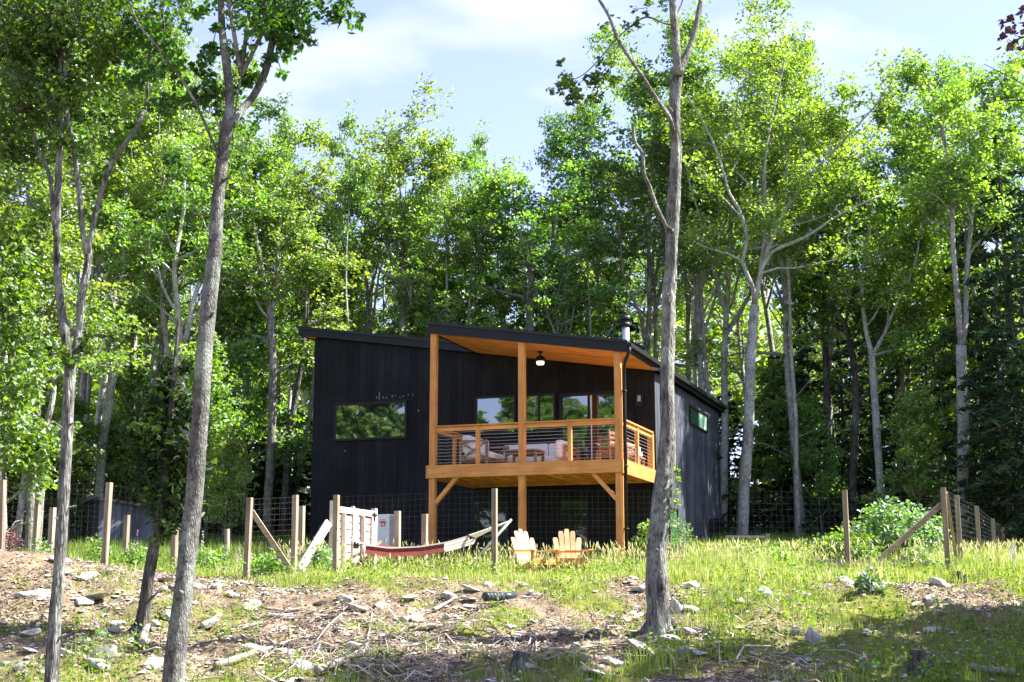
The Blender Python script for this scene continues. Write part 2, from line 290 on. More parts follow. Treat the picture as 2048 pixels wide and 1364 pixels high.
# ------------------------------------------------------------------ object helpers
def tag(o, label=None, cat=None, group=None, kind=None):
    if label: o["label"] = label
    if cat: o["category"] = cat
    if group: o["group"] = group
    if kind: o["kind"] = kind
    return o
def thing(name, label, cat, loc=(0, 0, 0), rz=0, group=None):
    o = bpy.data.objects.new(name, None); COL.objects.link(o); o.empty_display_size = .2
    o.location = loc; o.rotation_euler = (0, 0, rz)
    return tag(o, label, cat, group)
def raw_mesh(name, V, F_, m, parent=None, tint=None, smooth=False, fm=None):
    """V (n,3); F_ list of (k,c) int arrays with c corners per face."""
    me = bpy.data.meshes.new(name); V = np.asarray(V, np.float32)
    me.vertices.add(len(V)); me.vertices.foreach_set("co", V.ravel())
    if not isinstance(F_, list): F_ = [F_]
    F_ = [np.asarray(f, np.int32) for f in F_ if len(f)]
    nl = sum(f.size for f in F_); npoly = sum(len(f) for f in F_)
    me.loops.add(nl); me.polygons.add(npoly)
    me.loops.foreach_set("vertex_index", np.concatenate([f.ravel() for f in F_]))
    st, acc = [], 0
    for f in F_: st.append(acc + np.arange(len(f)) * f.shape[1]); acc += f.size
    me.polygons.foreach_set("loop_start", np.concatenate(st).astype(np.int32))
    me.polygons.foreach_set("use_smooth", np.full(npoly, smooth))
    for q in (m if isinstance(m, (list, tuple)) else [m]): me.materials.append(q)
    if fm is not None: me.polygons.foreach_set("material_index", np.asarray(fm, np.int32))
    if tint is not None:
        at_ = me.attributes.new("tint", 'FLOAT', 'POINT'); at_.data.foreach_set("value", np.asarray(tint, np.float32))
    me.update(calc_edges=True); me.validate()
    o = bpy.data.objects.new(name, me); COL.objects.link(o)
    if parent is not None: o.parent = parent
    return o
class MB:
    def __init__(s, seed=1): s.V, s.Fs, s.T, s.n, s.rng = [], {}, [], 0, random.Random(seed)
    def add(s, V, faces, tint=None):
        V = np.asarray(V, float); s.V.append(V); t = s.rng.random() if tint is None else tint
        s.T.append(np.full(len(V), t) if np.isscalar(t) else np.asarray(t))
        for f in faces: s.Fs.setdefault(len(f), []).append([i + s.n for i in f])
        s.n += len(V)
    def box(s, lo, hi, tint=None):
        x0, y0, z0 = lo; x1, y1, z1 = hi
        V = [(x0, y0, z0), (x1, y0, z0), (x1, y1, z0), (x0, y1, z0), (x0, y0, z1), (x1, y0, z1), (x1, y1, z1), (x0, y1, z1)]
        s.add(V, [(0, 3, 2, 1), (4, 5, 6, 7), (0, 1, 5, 4), (1, 2, 6, 5), (2, 3, 7, 6), (3, 0, 4, 7)], tint)
    def hexa(s, V, tint=None):
        s.add(V, [(0, 3, 2, 1), (4, 5, 6, 7), (0, 1, 5, 4), (1, 2, 6, 5), (2, 3, 7, 6), (3, 0, 4, 7)], tint)
    def beam(s, a, b, w, h, up=(0, 0, 1), tint=None):
        a, b, up = np.array(a, float), np.array(b, float), np.array(up, float)
        d = b - a; d /= np.linalg.norm(d); r = np.cross(d, up)
        if np.linalg.norm(r) < 1e-4: r = np.cross(d, (1, 0, 0))
        r /= np.linalg.norm(r); u = np.cross(r, d)
        V = []
        for p in (a, b):
            for i, j in ((-1, -1), (1, -1), (1, 1), (-1, 1)): V.append(p + r * w / 2 * i + u * h / 2 * j)
        s.hexa(V, tint)
    def bbox(s, lo, hi, bev=.02, tint=None, seg=2):
        bm = bmesh.new(); bmesh.ops.create_cube(bm, size=1)
        lo, hi = np.array(lo), np.array(hi)
        for v in bm.verts: v.co = Vector((lo + hi) / 2 + (hi - lo) * np.array(v.co))
        bmesh.ops.bevel(bm, geom=bm.edges[:] , offset=bev, segments=seg, affect='EDGES', profile=.6)
        bm.verts.index_update()
        s.add([tuple(v.co) for v in bm.verts], [[v.index for v in f.verts] for f in bm.faces], tint); bm.free()
    def tube(s, path, rad, n=8, tint=None, ridge=0, seed=0, cap=True):
        P = np.asarray(path, float); k = len(P); rad = np.broadcast_to(np.asarray(rad, float), (k,))
        T = np.gradient(P, axis=0); T /= np.linalg.norm(T, axis=1)[:, None] + 1e-9
        ref = np.array([0, 1., 0]) if abs(T[:, 1]).max() < .93 else np.array([1., 0, .2])
        A = np.cross(T, ref); A /= np.linalg.norm(A, axis=1)[:, None] + 1e-9; B = np.cross(T, A)
        an = np.linspace(0, 2 * np.pi, n, endpoint=False)
        rr = np.ones((k, n))
        if ridge:
            L = np.concatenate([[0], np.cumsum(np.linalg.norm(np.diff(P, axis=0), axis=1))])
            aa, zz = np.meshgrid(np.arange(n), L)
            rr = 1 + ridge * (vn(aa * 1.0, zz * 2.2, seed) - .5) * 1.6 + ridge * (vn(aa * .35 + 7, zz * 1.1, seed + 5) - .5)
        V = P[:, None, :] + (A[:, None, :] * np.cos(an)[None, :, None] + B[:, None, :] * np.sin(an)[None, :, None]) * (rad[:, None] * rr)[:, :, None]
        V = V.reshape(-1, 3); fs = []
        for i in range(k - 1):
            for j in range(n):
                q = (j + 1) % n; fs.append((i * n + j, i * n + q, (i + 1) * n + q, (i + 1) * n + j))
        if cap: fs.append(tuple(range(n - 1, -1, -1))); fs.append(tuple((k - 1) * n + j for j in range(n)))
        s.add(V, fs, tint)
    def cyl(s, a, b, r, n=12, tint=None, r2=None): s.tube([a, b], [r, r if r2 is None else r2], n, tint)
    def build(s, name, m, parent=None, smooth=False):
        return raw_mesh(name, np.concatenate(s.V), [np.array(f) for f in s.Fs.values()], m, parent, np.concatenate(s.T), smooth)
def cr(pts, step):
    """Catmull-Rom resample of (x,y,z,r...) rows."""
    P = np.asarray(pts, float); Q = np.vstack([2 * P[0] - P[1], P, 2 * P[-1] - P[-2]]); out = []
    for i in range(1, len(Q) - 2):
        a, b, c, d = Q[i - 1], Q[i], Q[i + 1], Q[i + 2]
        n = max(1, int(np.linalg.norm((c - b)[:3]) / step))
        for t in np.arange(n) / n:
            out.append(.5 * (2 * b + (c - a) * t + (2 * a - 5 * b + 4 * c - d) * t * t + (3 * b - a - 3 * c + d) * t ** 3))
    out.append(P[-1]); return np.array(out)
def leaves(name, C, size, m, parent, rng, up=.8, wid=.36, tint=None, cols=None, droop=0.0):
    """one rhombic, slightly folded leaf per centre; all of them are one crown mesh"""
    C = np.asarray(C, float); N = len(C)
    s = size * rng.uniform(.65, 1.25, N)
    nrm = rng.normal(size=(N, 3)); nrm[:, 2] = np.abs(nrm[:, 2]) * .6 + up; nrm /= np.linalg.norm(nrm, axis=1)[:, None]
    t = rng.normal(size=(N, 3)); t[:, 2] -= droop; t -= nrm * (t * nrm).sum(1)[:, None]; t /= np.linalg.norm(t, axis=1)[:, None]
    b = np.cross(nrm, t); S_ = s[:, None]
    V = np.stack([C - t * S_ * .5, C + b * S_ * wid + nrm * S_ * .1 + t * S_ * .05, C + t * S_ * .5 - nrm * S_ * .05, C - b * S_ * wid + nrm * S_ * .1 + t * S_ * .05], 1).reshape(-1, 3)
    i = np.arange(N) * 4
    Fc = np.concatenate([np.stack([i, i + 1, i + 2], 1), np.stack([i, i + 2, i + 3], 1)])
    tn = rng.uniform(0, 1, N) if tint is None else np.clip(tint, 0, 1)
    return raw_mesh(name, V, Fc, m, parent, np.repeat(tn, 4))
def clump(rng, c, r, n, flat=.55):
    d = rng.normal(size=(n, 3)); d /= np.linalg.norm(d, axis=1)[:, None] + 1e-9
    q = d * (r * rng.uniform(.15, 1, n) ** .5)[:, None]; q[:, 2] *= flat
    return q + np.asarray(c)
# ------------------------------------------------------------------ terrain
def axis(lo, a, b, hi, fine, nco):
    f = np.arange(a, b, fine)
    l = a - (np.linspace(0, 1, nco) ** 2.2)[1:][::-1] * (a - lo); h = b + (np.linspace(0, 1, nco) ** 2.2) * (hi - b)
    return np.concatenate([l, f, h])
gx, gy = axis(-420, -11, 11, 420, .075, 45), axis(-60, 15, 33, 420, .075, 45)
XX, YY = np.meshgrid(gx, gy); ZZ = ground(XX, YY)
def grassiness(x, y):
    x = np.asarray(x, float); y = np.asarray(y, float)
    w = 1.1 * (fbm(x * .7, y * .7, 21) - .5) + .5 * (fbm(x * 2.5, y * 2.5, 22) - .5)
    crest = sst(23.1, 24.3, y + w * 1.6 - .9 * sst(3, 6, x))
    left = sst(-3.6, -5.6, x) * sst(27.2, 25.6, y + w)
    g = crest * (1 - left)
    bare = np.exp(-(((x - 6.9) / 1.5) ** 2 + ((y - 22.6) / .75) ** 2) * 1.3); g = np.maximum(g * (1 - bare * 1.6), 0)
    shade = sst(2.2, 4.6, x + w) * sst(23.5, 22.2, y + w) * .75 * (1 - np.clip(bare * 1.5, 0, 1))
    lf = .8 * np.exp(-(((x + 5.6) / 1.1) ** 2 + ((y - 18.0) / 1.1) ** 2)) + .5 * np.exp(-(((x + 6.4) / .7) ** 2 + ((y - 21.4) / .5) ** 2))
    tuft = .95 * sst(.475, .60, fbm(x * .9 + 9, y * 1.1, 31)) * sst(26, 23, y) * (.5 + .5 * sst(-5.5, -2.5, x))
    return np.clip(np.maximum.reduce([g, shade, lf, tuft]), 0, 1)
ni, nj = len(gy), len(gx)
idx = np.arange(ni * nj).reshape(ni, nj)
quads = np.stack([idx[:-1, :-1], idx[:-1, 1:], idx[1:, 1:], idx[1:, :-1]], -1).reshape(-1, 4)
terr = raw_mesh("ground", np.stack([XX, YY, ZZ], -1).reshape(-1, 3), quads, M['ground'], smooth=True)
ga = terr.data.attributes.new("green", 'FLOAT', 'POINT')
GV = grassiness(XX, YY); GV = np.where(YY > 34, .35, GV)
ga.data.foreach_set("value", GV.ravel().astype(np.float32))
tag(terr, "stony dirt bank rising to a grassy level in front of the house", kind="structure")
# ------------------------------------------------------------------ house
HZ = R(-19.8); HC = np.array([2.53315, 32.0, 3.1879])
E1 = np.array([math.cos(HZ), math.sin(HZ), 0]); E2 = np.array([-math.sin(HZ), math.cos(HZ), 0])
def hw(a, b, c=0): return HC + E1 * a + E2 * b + np.array([0, 0, c])
house = thing("house", "modern black timber house with a sloping roof and an orange cedar deck on posts", "house", HC, HZ)
ztop = lambda a: 2.833 - .155 * a
zbot = lambda a: ztop(a) - .26
GB = -2.75
def H(mb, n, m, smooth=False, parent=None): return mb.build(n, M[m] if isinstance(m, str) else m, parent or house, smooth)
WX0, WX1, WY0, WY1 = -9.74, .03, 3.2, 11.4
def slantbox(mb, x0, x1, y0, y1, zf, zc, tint=None):
    """box whose top (zc) and bottom (zf) may follow the roof slope"""
    f = zf if callable(zf) else (lambda a: zf)
    mb.hexa([(x0, y0, f(x0)), (x1, y0, f(x1)), (x1, y1, f(x1)), (x0, y1, f(x0)), (x0, y0, zc(x0)), (x1, y0, zc(x1)), (x1, y1, zc(x1)), (x0, y1, zc(x0))], tint)
mb = MB(3); x = WX0; rr = random.Random(5)
slantbox(mb, WX0 + .03, WX1 - .03, WY0 + .03, WY1, GB, lambda a: zbot(a) - .01, .2)
while x < WX1 - .02:
    w = min(rr.uniform(.17, .22), WX1 - x); d = rr.uniform(-.004, .004)
    slantbox(mb, x + .0025, x + w - .0025, WY0 + d, WY0 + .028, GB, lambda a: zbot(a) - .005); x += w
front = H(mb, "front_wall", 'charred')
mb = MB(4); y = WY0 + .03
while y < WY1 - .02:
    w = min(rr.uniform(.15, .2), WY1 - y); d = rr.uniform(-.005, .005)
    mb.box((WX1 - .029, y + .004, GB), (WX1 + d, y + w - .004, zbot(WX1) - .02)); y += w
H(mb, "side_wall", 'charred_sunlit')
mb = MB(5)
RX1 = .21
slantbox(mb, -10.22, RX1, 3.02, 11.62, lambda a: ztop(a) - .07, ztop)
slantbox(mb, -4.92, RX1, -.09, 3.018, lambda a: ztop(a) - .07, ztop)
roof = H(mb, "roof", 'roofm')
mb = MB(6); q = lambda a: ztop(a) - .073
slantbox(mb, -10.19, -4.935, 3.05, 3.09, zbot, q); slantbox(mb, -4.89, RX1 - .02, -.06, -.02, lambda a: zbot(a) - .03, q)
slantbox(mb, -4.89, -4.85, -.018, 3.10, zbot, q)
slantbox(mb, RX1 - .06, RX1 - .02, -.018, 11.6, zbot, q); slantbox(mb, -10.19, -10.15, 3.092, 11.6, zbot, q); slantbox(mb, -10.148, RX1 - .063, 11.56, 11.6, zbot, q)
H(mb, "fascia", 'black', parent=roof)
mb = MB(7); yy = 3.1
def planks(mb, x0, x1, y0, y1, w, lift):
    yq = y0
    while yq < y1 - .01:
        slantbox(mb, x0, x1, yq, min(yq + w - .006, y1), lambda a: zbot(a) + lift, lambda a: zbot(a) + lift + .02); yq += w
planks(mb, -10.14, WX0 - .005, 3.1, 11.5, .14, .02)
H(mb, "soffit", 'cedarX', parent=roof)
mb = MB(8); planks(mb, -4.84, RX1 - .065, -.015, 3.19, .105, .02)
slantbox(mb, -4.84, RX1 - .065, -.016, 3.19, lambda a: zbot(a) + .045, lambda a: zbot(a) + .06, .3)
H(mb, "porch_ceiling", 'cedarX', parent=roof)
mb = MB(9); mb.box((RX1 - .018, -.05, zbot(RX1) + .1), (RX1 + .08, 11.55, zbot(RX1) + .2)); H(mb, "gutter", 'black', parent=roof)
mb = MB(10); cx, cy = -1.2, 5.0
mb.cyl((cx, cy, 2.9), (cx, cy, 4.18), .105, 18); H(mb, "flue_pipe", 'galv', True, roof)
mb = MB(11); mb.cyl((cx, cy, 4.16), (cx, cy, 4.26), .135, 18); mb.cyl((cx, cy, 4.262), (cx, cy, 4.33), .115, 18); mb.cyl((cx, cy, 4.332), (cx, cy, 4.44), .14, 18)
H(mb, "flue_cap", 'roofm', True, roof)
mb = MB(12)
mb.tube([(RX1 + .03, -.02, zbot(RX1) + .13), (RX1 + .03, -.05, zbot(RX1) - .02), (RX1 - .06, -.03, zbot(RX1) - .18), (.075, .07, zbot(RX1) - .34), (.07, .09, 1.5), (.07, .09, -2.5)], .042, 10)
for z in (1.6, -.15, -1.6): mb.box((.02, .04, z), (.12, .14, z + .04))
H(mb, "downspout", 'black', True)
# windows: black frame proud of the boards, pane a little behind its face
def window(x0, x1, z0, z1, pane='glass', mull=(), name="window", fw=.06, y=WY0, blind=None, sill=True):
    mb = MB(13); o = .055
    mb.box((x0, y - o, z0), (x0 + fw, y + .02, z1)); mb.box((x1 - fw, y - o, z0), (x1, y + .02, z1))
    mb.box((x0 + fw, y - o, z0), (x1 - fw, y + .02, z0 + fw)); mb.box((x0 + fw, y - o, z1 - fw), (x1 - fw, y + .02, z1))
    for m_ in mull: mb.box((m_ - .03, y - o + .004, z0 + fw), (m_ + .03, y + .02, z1 - fw))
    f = H(mb, name, 'black')
    pm = MB(14); pm.box((x0 + fw, y - .028, z0 + fw), (x1 - fw, y + .01, z1 - fw)); H(pm, "pane", pane, parent=f)
    if blind:
        bm_ = MB(15); bm_.box((blind[0], y - .034, z0 + fw), (blind[1], y - .029, z1 - fw)); H(bm_, "blind", M['blind'], parent=f)
    return f
window(-9.07, -6.86, 1.12, 2.16)
window(-4.88, -3.72, 1.10, 2.15)
window(-3.68, -2.62, 1.10, 2.15, mull=(-3.08,))
dr = window(-2.52, -.86, .02, 2.12, name="sliding_door", fw=.09, mull=(-1.72,))
mb = MB(16); mb.box((-1.655, 3.13, .11), (-1.63, 3.147, 2.03)); H(mb, "door_edge", 'white', parent=dr)
mb = MB(17); mb.box((-1.76, 3.11, .95), (-1.735, 3.145, 1.15)); H(mb, "handle", 'black', parent=dr)
window(-4.92, -3.9, -2.3, -.62, 'glass_dim', fw=.05)
window(-2.52, -1.76, -2.3, -.65, 'glass_dim', fw=.04)
for (a, z0, z1, w_) in ((-7.72, 2.22, 2.52, .022), (-7.80, 2.26, 2.32, .03), (-7.6, 2.25, 2.33, .025), (-7.5, 2.24, 2.29, .03), (-7.33, 2.27, 2.34, .03), (-7.25, 2.29, 2.33, .035), (-7.1, 2.24, 2.28, .03), (-7.0, 2.27, 2.31, .035), (-6.85, 2.3, 2.33, .03), (-6.72, 2.27, 2.36, .018), (-6.55, 1.84, 1.9, .05), (-8.8, 1.92, 1.96, .03), (-8.75, .84, .87, .09)): mb = MB(26); mb.box((a, WY0 - .0065, z0), (a + w_ * .55, WY0 - .003, z0 + (z1 - z0) * .7)); H(mb, "scuff_mark", 'plain_grey')
def side_window(y0, y1, z0, z1, pane, fw=.05, blind=None):
    mb = MB(18); o = .05; x = WX1
    mb.box((x - .02, y0, z0), (x + o, y0 + fw, z1)); mb.box((x - .02, y1 - fw, z0), (x + o, y1, z1))
    mb.box((x - .02, y0 + fw, z0), (x + o, y1 - fw, z0 + fw)); mb.box((x - .02, y0 + fw, z1 - fw), (x + o, y1 - fw, z1))
    f = H(mb, "window", 'black')
    p = MB(19); p.box((x - .01, y0 + fw, z0 + fw), (x + .02, y1 - fw, z1 - fw)); H(p, "pane", pane, parent=f)
    if blind: p = MB(20); p.box((x + .021, blind[0], z0 + fw), (x + .026, blind[1], z1 - fw)); H(p, "blind", M['blind'], parent=f)
side_window(7.15, 9.5, 1.68, 2.22, 'glass_green', blind=(8.35, 9.44))
side_window(4.4, 5.35, -2.1, -.8, 'glass_green')
mb = MB(21); mb.hexa([(WX1, 10.85, 1.08), (WX1 + .02, 10.85, 1.05), (WX1 + .02, 11.15, 1.05), (WX1, 11.15, 1.08), (WX1, 10.85, 1.3), (WX1 + .16, 10.85, 1.1), (WX1 + .16, 11.15, 1.1), (WX1, 11.15, 1.3)]); H(mb, "vent_hood", 'black')
mb = MB(22); mb.box((WX1 + .006, 9.5, -1.25), (WX1 + .13, 9.75, -.85)); mb.cyl((WX1 + .06, 9.62, -1.25), (WX1 + .06, 9.62, -1.6), .025); H(mb, "electric_meter", 'black')
mb = MB(23); mb.box((WX1 + .006, 10.2, GB), (WX1 + .03, 11.32, -.78)); H(mb, "side_door", M['black'])
mb = MB(24); mb.box((-.46, 3.12, 1.68), (-.26, 3.19, 2.02)); wlm = H(mb, "wall_lamp", 'black'); mb = MB(25); mb.cyl((-.36, 3.09, 1.8), (-.36, 3.09, 1.95), .045, 12); H(mb, "lamp_glass", 'plain_grey', True, wlm)
# deck
def deckpost(x0, x1, y0, y1, top): mb = MB(int(-x0 * 10) + 40); mb.hexa([(x0, y0, GB), (x1, y0, GB), (x1, y1, GB), (x0, y1, GB), (x0, y0, top(x0)), (x1, y0, top(x1)), (x1, y1, top(x1)), (x0, y1, top(x0))]); return H(mb, "deck_post", 'cedarZ')
tp = lambda a: zbot(a) + .01
for c in (-4.76, -2.46, -.075): deckpost(c - .075, c + .075, .0, .15, tp)
for c in (-4.76, -.075): mb = MB(41); mb.box((c - .07, 3.02, .002), (c + .07, 3.16, .95)); H(mb, "deck_post", 'cedarZ')
mb = MB(30); mb.box((-4.85, -.045, -.28), (.0, -.003, .025)); H(mb, "front_beam", 'cedarX')
mb = MB(31); mb.box((.003, -.045, -.30), (.045, 3.17, .03)); H(mb, "side_beam", 'cedarY')
mb = MB(32); mb.box((-4.90, -.045, -.29), (-4.853, 3.17, .028)); H(mb, "side_beam", 'cedarY')
mb = MB(33); y = .16
while y < 3.15: mb.box((-4.85, y, -.035), (-.002, y + .128, 0)); y += .14
mb.box((-4.85, 0.0, -.035), (-.002, .15, -.001)); H(mb, "deck_floor", 'cedarX')
mb = MB(34)
for k in range(11): xx = -4.78 + k * .467; mb.box((xx, .16, -.26), (xx + .04, 3.14, -.038))
for yy in (.9, 1.7, 2.5): mb.box((-4.84, yy, -.235), (-.01, yy + .04, -.05))
mb.box((-4.84, 3.142, -.27), (-.01, 3.185, -.04)); H(mb, "joist", 'cedarY')
for s, xa, xb in ((1, -4.70, -4.10), (-1, -.14, -.74)):
    mb = MB(35); mb.beam((xa, .075, -.90), (xb, .075, -.24), .09, .10, (0, 1, 0)); H(mb, "brace", 'cedarX')
def rail_run(a, b, mids, along):
    """one railing run between deck posts: top rail, sub rail, cables, small posts"""
    a, b = np.array(a, float), np.array(b, float); ax = 'X' if along == 'x' else 'Y'; up = (0, 0, 1)
    mb = MB(36); Z = np.array([0, 0, 1.0])
    mb.beam(a + Z * .975, b + Z * .975, .14, .034, up); mb.beam(a + Z * .90, b + Z * .90, .04, .09, up)
    r_ = H(mb, "railing", 'cedar' + ax)
    mb = MB(37)
    for k in range(10): zz = Z * (.085 + .082 * k); mb.beam(a + zz, b + zz, .006, .006, up)
    H(mb, "cable", 'cable', parent=r_)
    for t in mids:
        p = a + (b - a) * t; mb = MB(38); mb.box((p[0] - .045, p[1] - .045, .0), (p[0] + .045, p[1] + .045, .955)); H(mb, "baluster", 'cedarZ', parent=r_)
rail_run((-4.684, .07, 0), (-2.536, .07, 0), (.51,), 'x')
rail_run((-2.384, .07, 0), (-.151, .07, 0), (.5,), 'x')
rail_run((-.045, .152, 0), (-.045, 3.02, 0), (.5,), 'y')
rail_run((-4.79, .152, 0), (-4.79, 3.02, 0), (.48,), 'y')
# ------------------------------------------------------------------ things on the deck
cl = thing("ceiling_lamp", "black caged ceiling lamp with a white glass, hanging under the cedar porch roof", "lamp", hw(-2.51, 1.6, 2.97), HZ)
mb = MB(50); mb.cyl((0, 0, .02), (0, 0, -.03), .07); mb.cyl((0, 0, -.03), (0, 0, -.11), .02); cl_m = mb.build("mount", M['black'], cl, True)
mb = MB(51); mb.tube([(0, 0, -.10), (0, 0, -.13), (0, 0, -.18), (0, 0, -.25)], [.03, .09, .125, .13], 18); mb.build("housing", M['black'], cl, True)
mb = MB(52); mb.tube([(0, 0, -.25), (0, 0, -.30), (0, 0, -.335)], [.1, .1, .085], 18); mb.build("shade", M['lamp'], cl, True)
def xpanel(mb, o, ux, w, h, t=.05):
    """an X-braced wooden end panel; o lower corner, ux horizontal unit"""
    o, ux = np.array(o, float), np.array(ux, float); up = np.array([0, 0, 1.]); n = np.cross(ux, up)
    P = lambda a, b: o + ux * a + up * b
    mb.beam(P(t / 2, 0), P(t / 2, h), t, t, n); mb.beam(P(w - t / 2, 0), P(w - t / 2, h), t, t, n)
    mb.beam(P(t, h - t / 2), P(w - t, h - t / 2), t * .96, t, n); mb.beam(P(t, .18), P(w - t, .18), t * .96, t * 1.3, n)
    mb.beam(P(t, .22), P(w - t, h - t), t * .7, t * .8, n); mb.beam(P(t, h - t), P(w - t, .22), t * .66, t * .74, n)
s1 = thing("garden_armchair", "low wooden lounge seat with white cushions by the deck's left rail", "sofa", hw(-4.22, .45), HZ)
mb = MB(53); xpanel(mb, (0, 0, 0), (1, 0, 0), .74, .66, .06); xpanel(mb, (0, 1.5, 0), (1, 0, 0), .74, .66, .06)
mb.beam((.03, .03, .18), (.03, 1.5, .18), .05, .08); mb.beam((.71, .03, .18), (.71, 1.5, .18), .05, .08)
for k in range(5): mb.beam((.03, .2 + k * .27, .2), (.71, .2 + k * .27, .2), .08, .02)
mb.build("frame", M['teakZ'], s1)
mb = MB(54); mb.bbox((.1, .06, .23), (.80, 1.45, .38), .04); mb.build("seat_cushion", M['cushion'], s1, True)
mb = MB(55); mb.bbox((.03, .06, .37), (.24, .72, .80), .05); mb.bbox((.03, .74, .37), (.24, 1.45, .80), .05); mb.build("back_cushion", M['cushion'], s1, True)
s2 = thing("garden_sofa", "long white cushioned outdoor sofa with an X-braced end against the black house wall", "sofa", hw(-3.95, 2.2), HZ)
mb = MB(56); xpanel(mb, (1.98, -.35, 0), (0, 1, 0), 1.1, .64, .06)
mb.beam((0, -.0, .18), (1.95, -.0, .18), .05, .08); mb.beam((0, .75, .18), (1.95, .75, .18), .05, .08); mb.beam((.03, 0, 0), (.03, 0, .2), .06, .06, (0, 1, 0)); mb.beam((.03, .75, 0), (.03, .75, .6), .06, .06, (0, 1, 0))
mb.build("frame", M['teakZ'], s2)
for k in range(3):
    mb = MB(57 + k); mb.bbox((.02 + k * .62, -.05, .23), (.63 + k * .62, .72, .40), .04); mb.build("seat_cushion", M['cushion'], s2, True)
    mb = MB(60 + k); mb.bbox((.02 + k * .62, .55, .41), (.63 + k * .62, .78, .78), .05); mb.build("back_cushion", M['cushion'], s2, True)
mb = MB(63); mb.bbox((1.72, -.33, .30), (1.94, .5, .76), .07); mb.build("arm_cushion", M['cushion'], s2, True)
ct = thing("coffee_table", "low weathered wooden coffee table standing in front of the white deck sofa", "table", hw(-3.22, .85), HZ)
mb = MB(64)
for k in range(6): mb.box((0, k * .115, .40), (.86, k * .115 + .108, .44))
mb.build("tabletop", M['teakX'], ct)
for (a, b) in ((.02, .02), (.78, .02), (.02, .60), (.78, .60)): mb = MB(65); mb.box((a, b, 0), (a + .06, b + .06, .398)); mb.build("leg", M['teakZ'], ct)
mb = MB(66); mb.box((.08, .03, .31), (.78, .06, .385)); mb.box((.08, .62, .31), (.78, .65, .385)); mb.build("apron", M['teakX'], ct)
def wchair(loc, rz, label, cushion=True):
    c = thing("dining_chair", label, "chair", loc, rz, "wooden chairs on the deck"); mb = MB(67)
    for a in (0, .44):
        l_ = MB(68); l_.box((a, 0, 0), (a + .045, .045, .42)); l_.build("leg", M['teakZ'], c)
        l_ = MB(69); l_.beam((a + .022, .45, 0), (a + .022, .50, .86), .045, .045, (0, 1, 0)); l_.build("leg", M['teakZ'], c)
    for k in range(5): mb.box((.0, .01 + k * .09, .421), (.485, .085 + k * .09, .445))
    mb.build("seat", M['teakX'], c); mb = MB(70)
    for k in range(3): mb.box((.046, .46 + .006 * k, .52 + k * .12), (.439, .485 + .006 * k, .59 + k * .12))
    mb.build("backrest", M['teakX'], c); mb = MB(71); mb.box((.046, .01, .28), (.439, .03, .33)); mb.build("apron", M['teakX'], c)
    for xa in (-.02, .455): mb = MB(71); mb.box((xa, -.02, .60), (xa + .05, .46, .63)); mb.build("armrest", M['teakY'], c)
    if cushion: mb = MB(72); mb.bbox((.02, .02, .447), (.465, .44, .52), .03); mb.build("cushion", M['tan'], c, True)
wchair(hw(-1.12, 1.75), HZ + R(8), "red-brown slatted wooden chair facing the deck's front rail by the sliding door", False)
wchair(hw(-.12, 1.0), HZ + R(80), "wooden chair with a tan cushion turned sideways beside the deck's right rail")
mb = MB(73); mb.bbox((0, 0, 0), (.42, .40, .13), .05); mb.bbox((.03, .06, .14), (.38, .38, .26), .05)
pc = thing("cushion_pile", "heap of white and tan cushions on a low stool beyond the right deck rail", "cushions", hw(-.55, 2.1, .3), HZ); mb.build("cushion", M['cushion'], pc, True)
stl = thing("stool", "low wooden stool under the cushion heap at the deck's right end", "stool", hw(-.58, 2.06), HZ)
mb = MB(74); mb.box((0, 0, .25), (.5, .48, .295)); mb.build("seat", M['teakX'], stl)
for (a, b) in ((.02, .02), (.43, .02), (.02, .41), (.43, .41)): mb = MB(75); mb.box((a, b, 0), (a + .05, b + .05, .249)); mb.build("leg", M['teakZ'], stl)
# ------------------------------------------------------------------ fences
FU = (math.sin(R(19.8)), math.cos(R(19.8)), 0)
def post_part(parent, pt, pb, Y, w=.092, m='postZ', n=0):
    t, b = at(*pt, Y), at(*pb, Y); b = np.array([b[0], Y, gz(b[0], Y) - .35]); mb = MB(n + 80); mb.beam(b, t, w, w, FU)
    return mb.build("post", M[m], parent), t, b
fpx = [((6, 960), (3, 1120), 25.0), ((219, 965), (208, 1135), 25.3), ((500, 995), (492, 1165), 25.6), ((591, 990), (588, 1148), 26.2), ((673, 990), (671, 1150), 26.4), ((989, 977), (989, 1143), 26.3), ((1322, 978), (1318, 1150), 26.2), ((1689, 980), (1697, 1150), 26.0), ((1886, 975), (1898, 1155), 25.4)]
ff = thing("garden_fence", "tall wire mesh garden fence on square timber posts running in front of the black house", "fence")
tops = [post_part(ff, *p, n=k) for k, p in enumerate(fpx)]
def plank(parent, a, b, w, h, m='postX', up=(1, 0, 0), name="brace"): mb = MB(95); mb.beam(a, b, w, h, up); return mb.build(name, M[m], parent)
plank(ff, at(503, 1022, 25.75), at(590, 1152, 26.1), .09, .09, up=(0, 1, 0))
plank(ff, at(657, 1045, 27.3), at(592, 1152, 26.3), .16, .05, 'gate', up=(.8, -.4, .4))
plank(ff, at(1758, 1120, 25.9), at(1884, 1008, 25.5), .09, .10, up=(0, 1, 0))
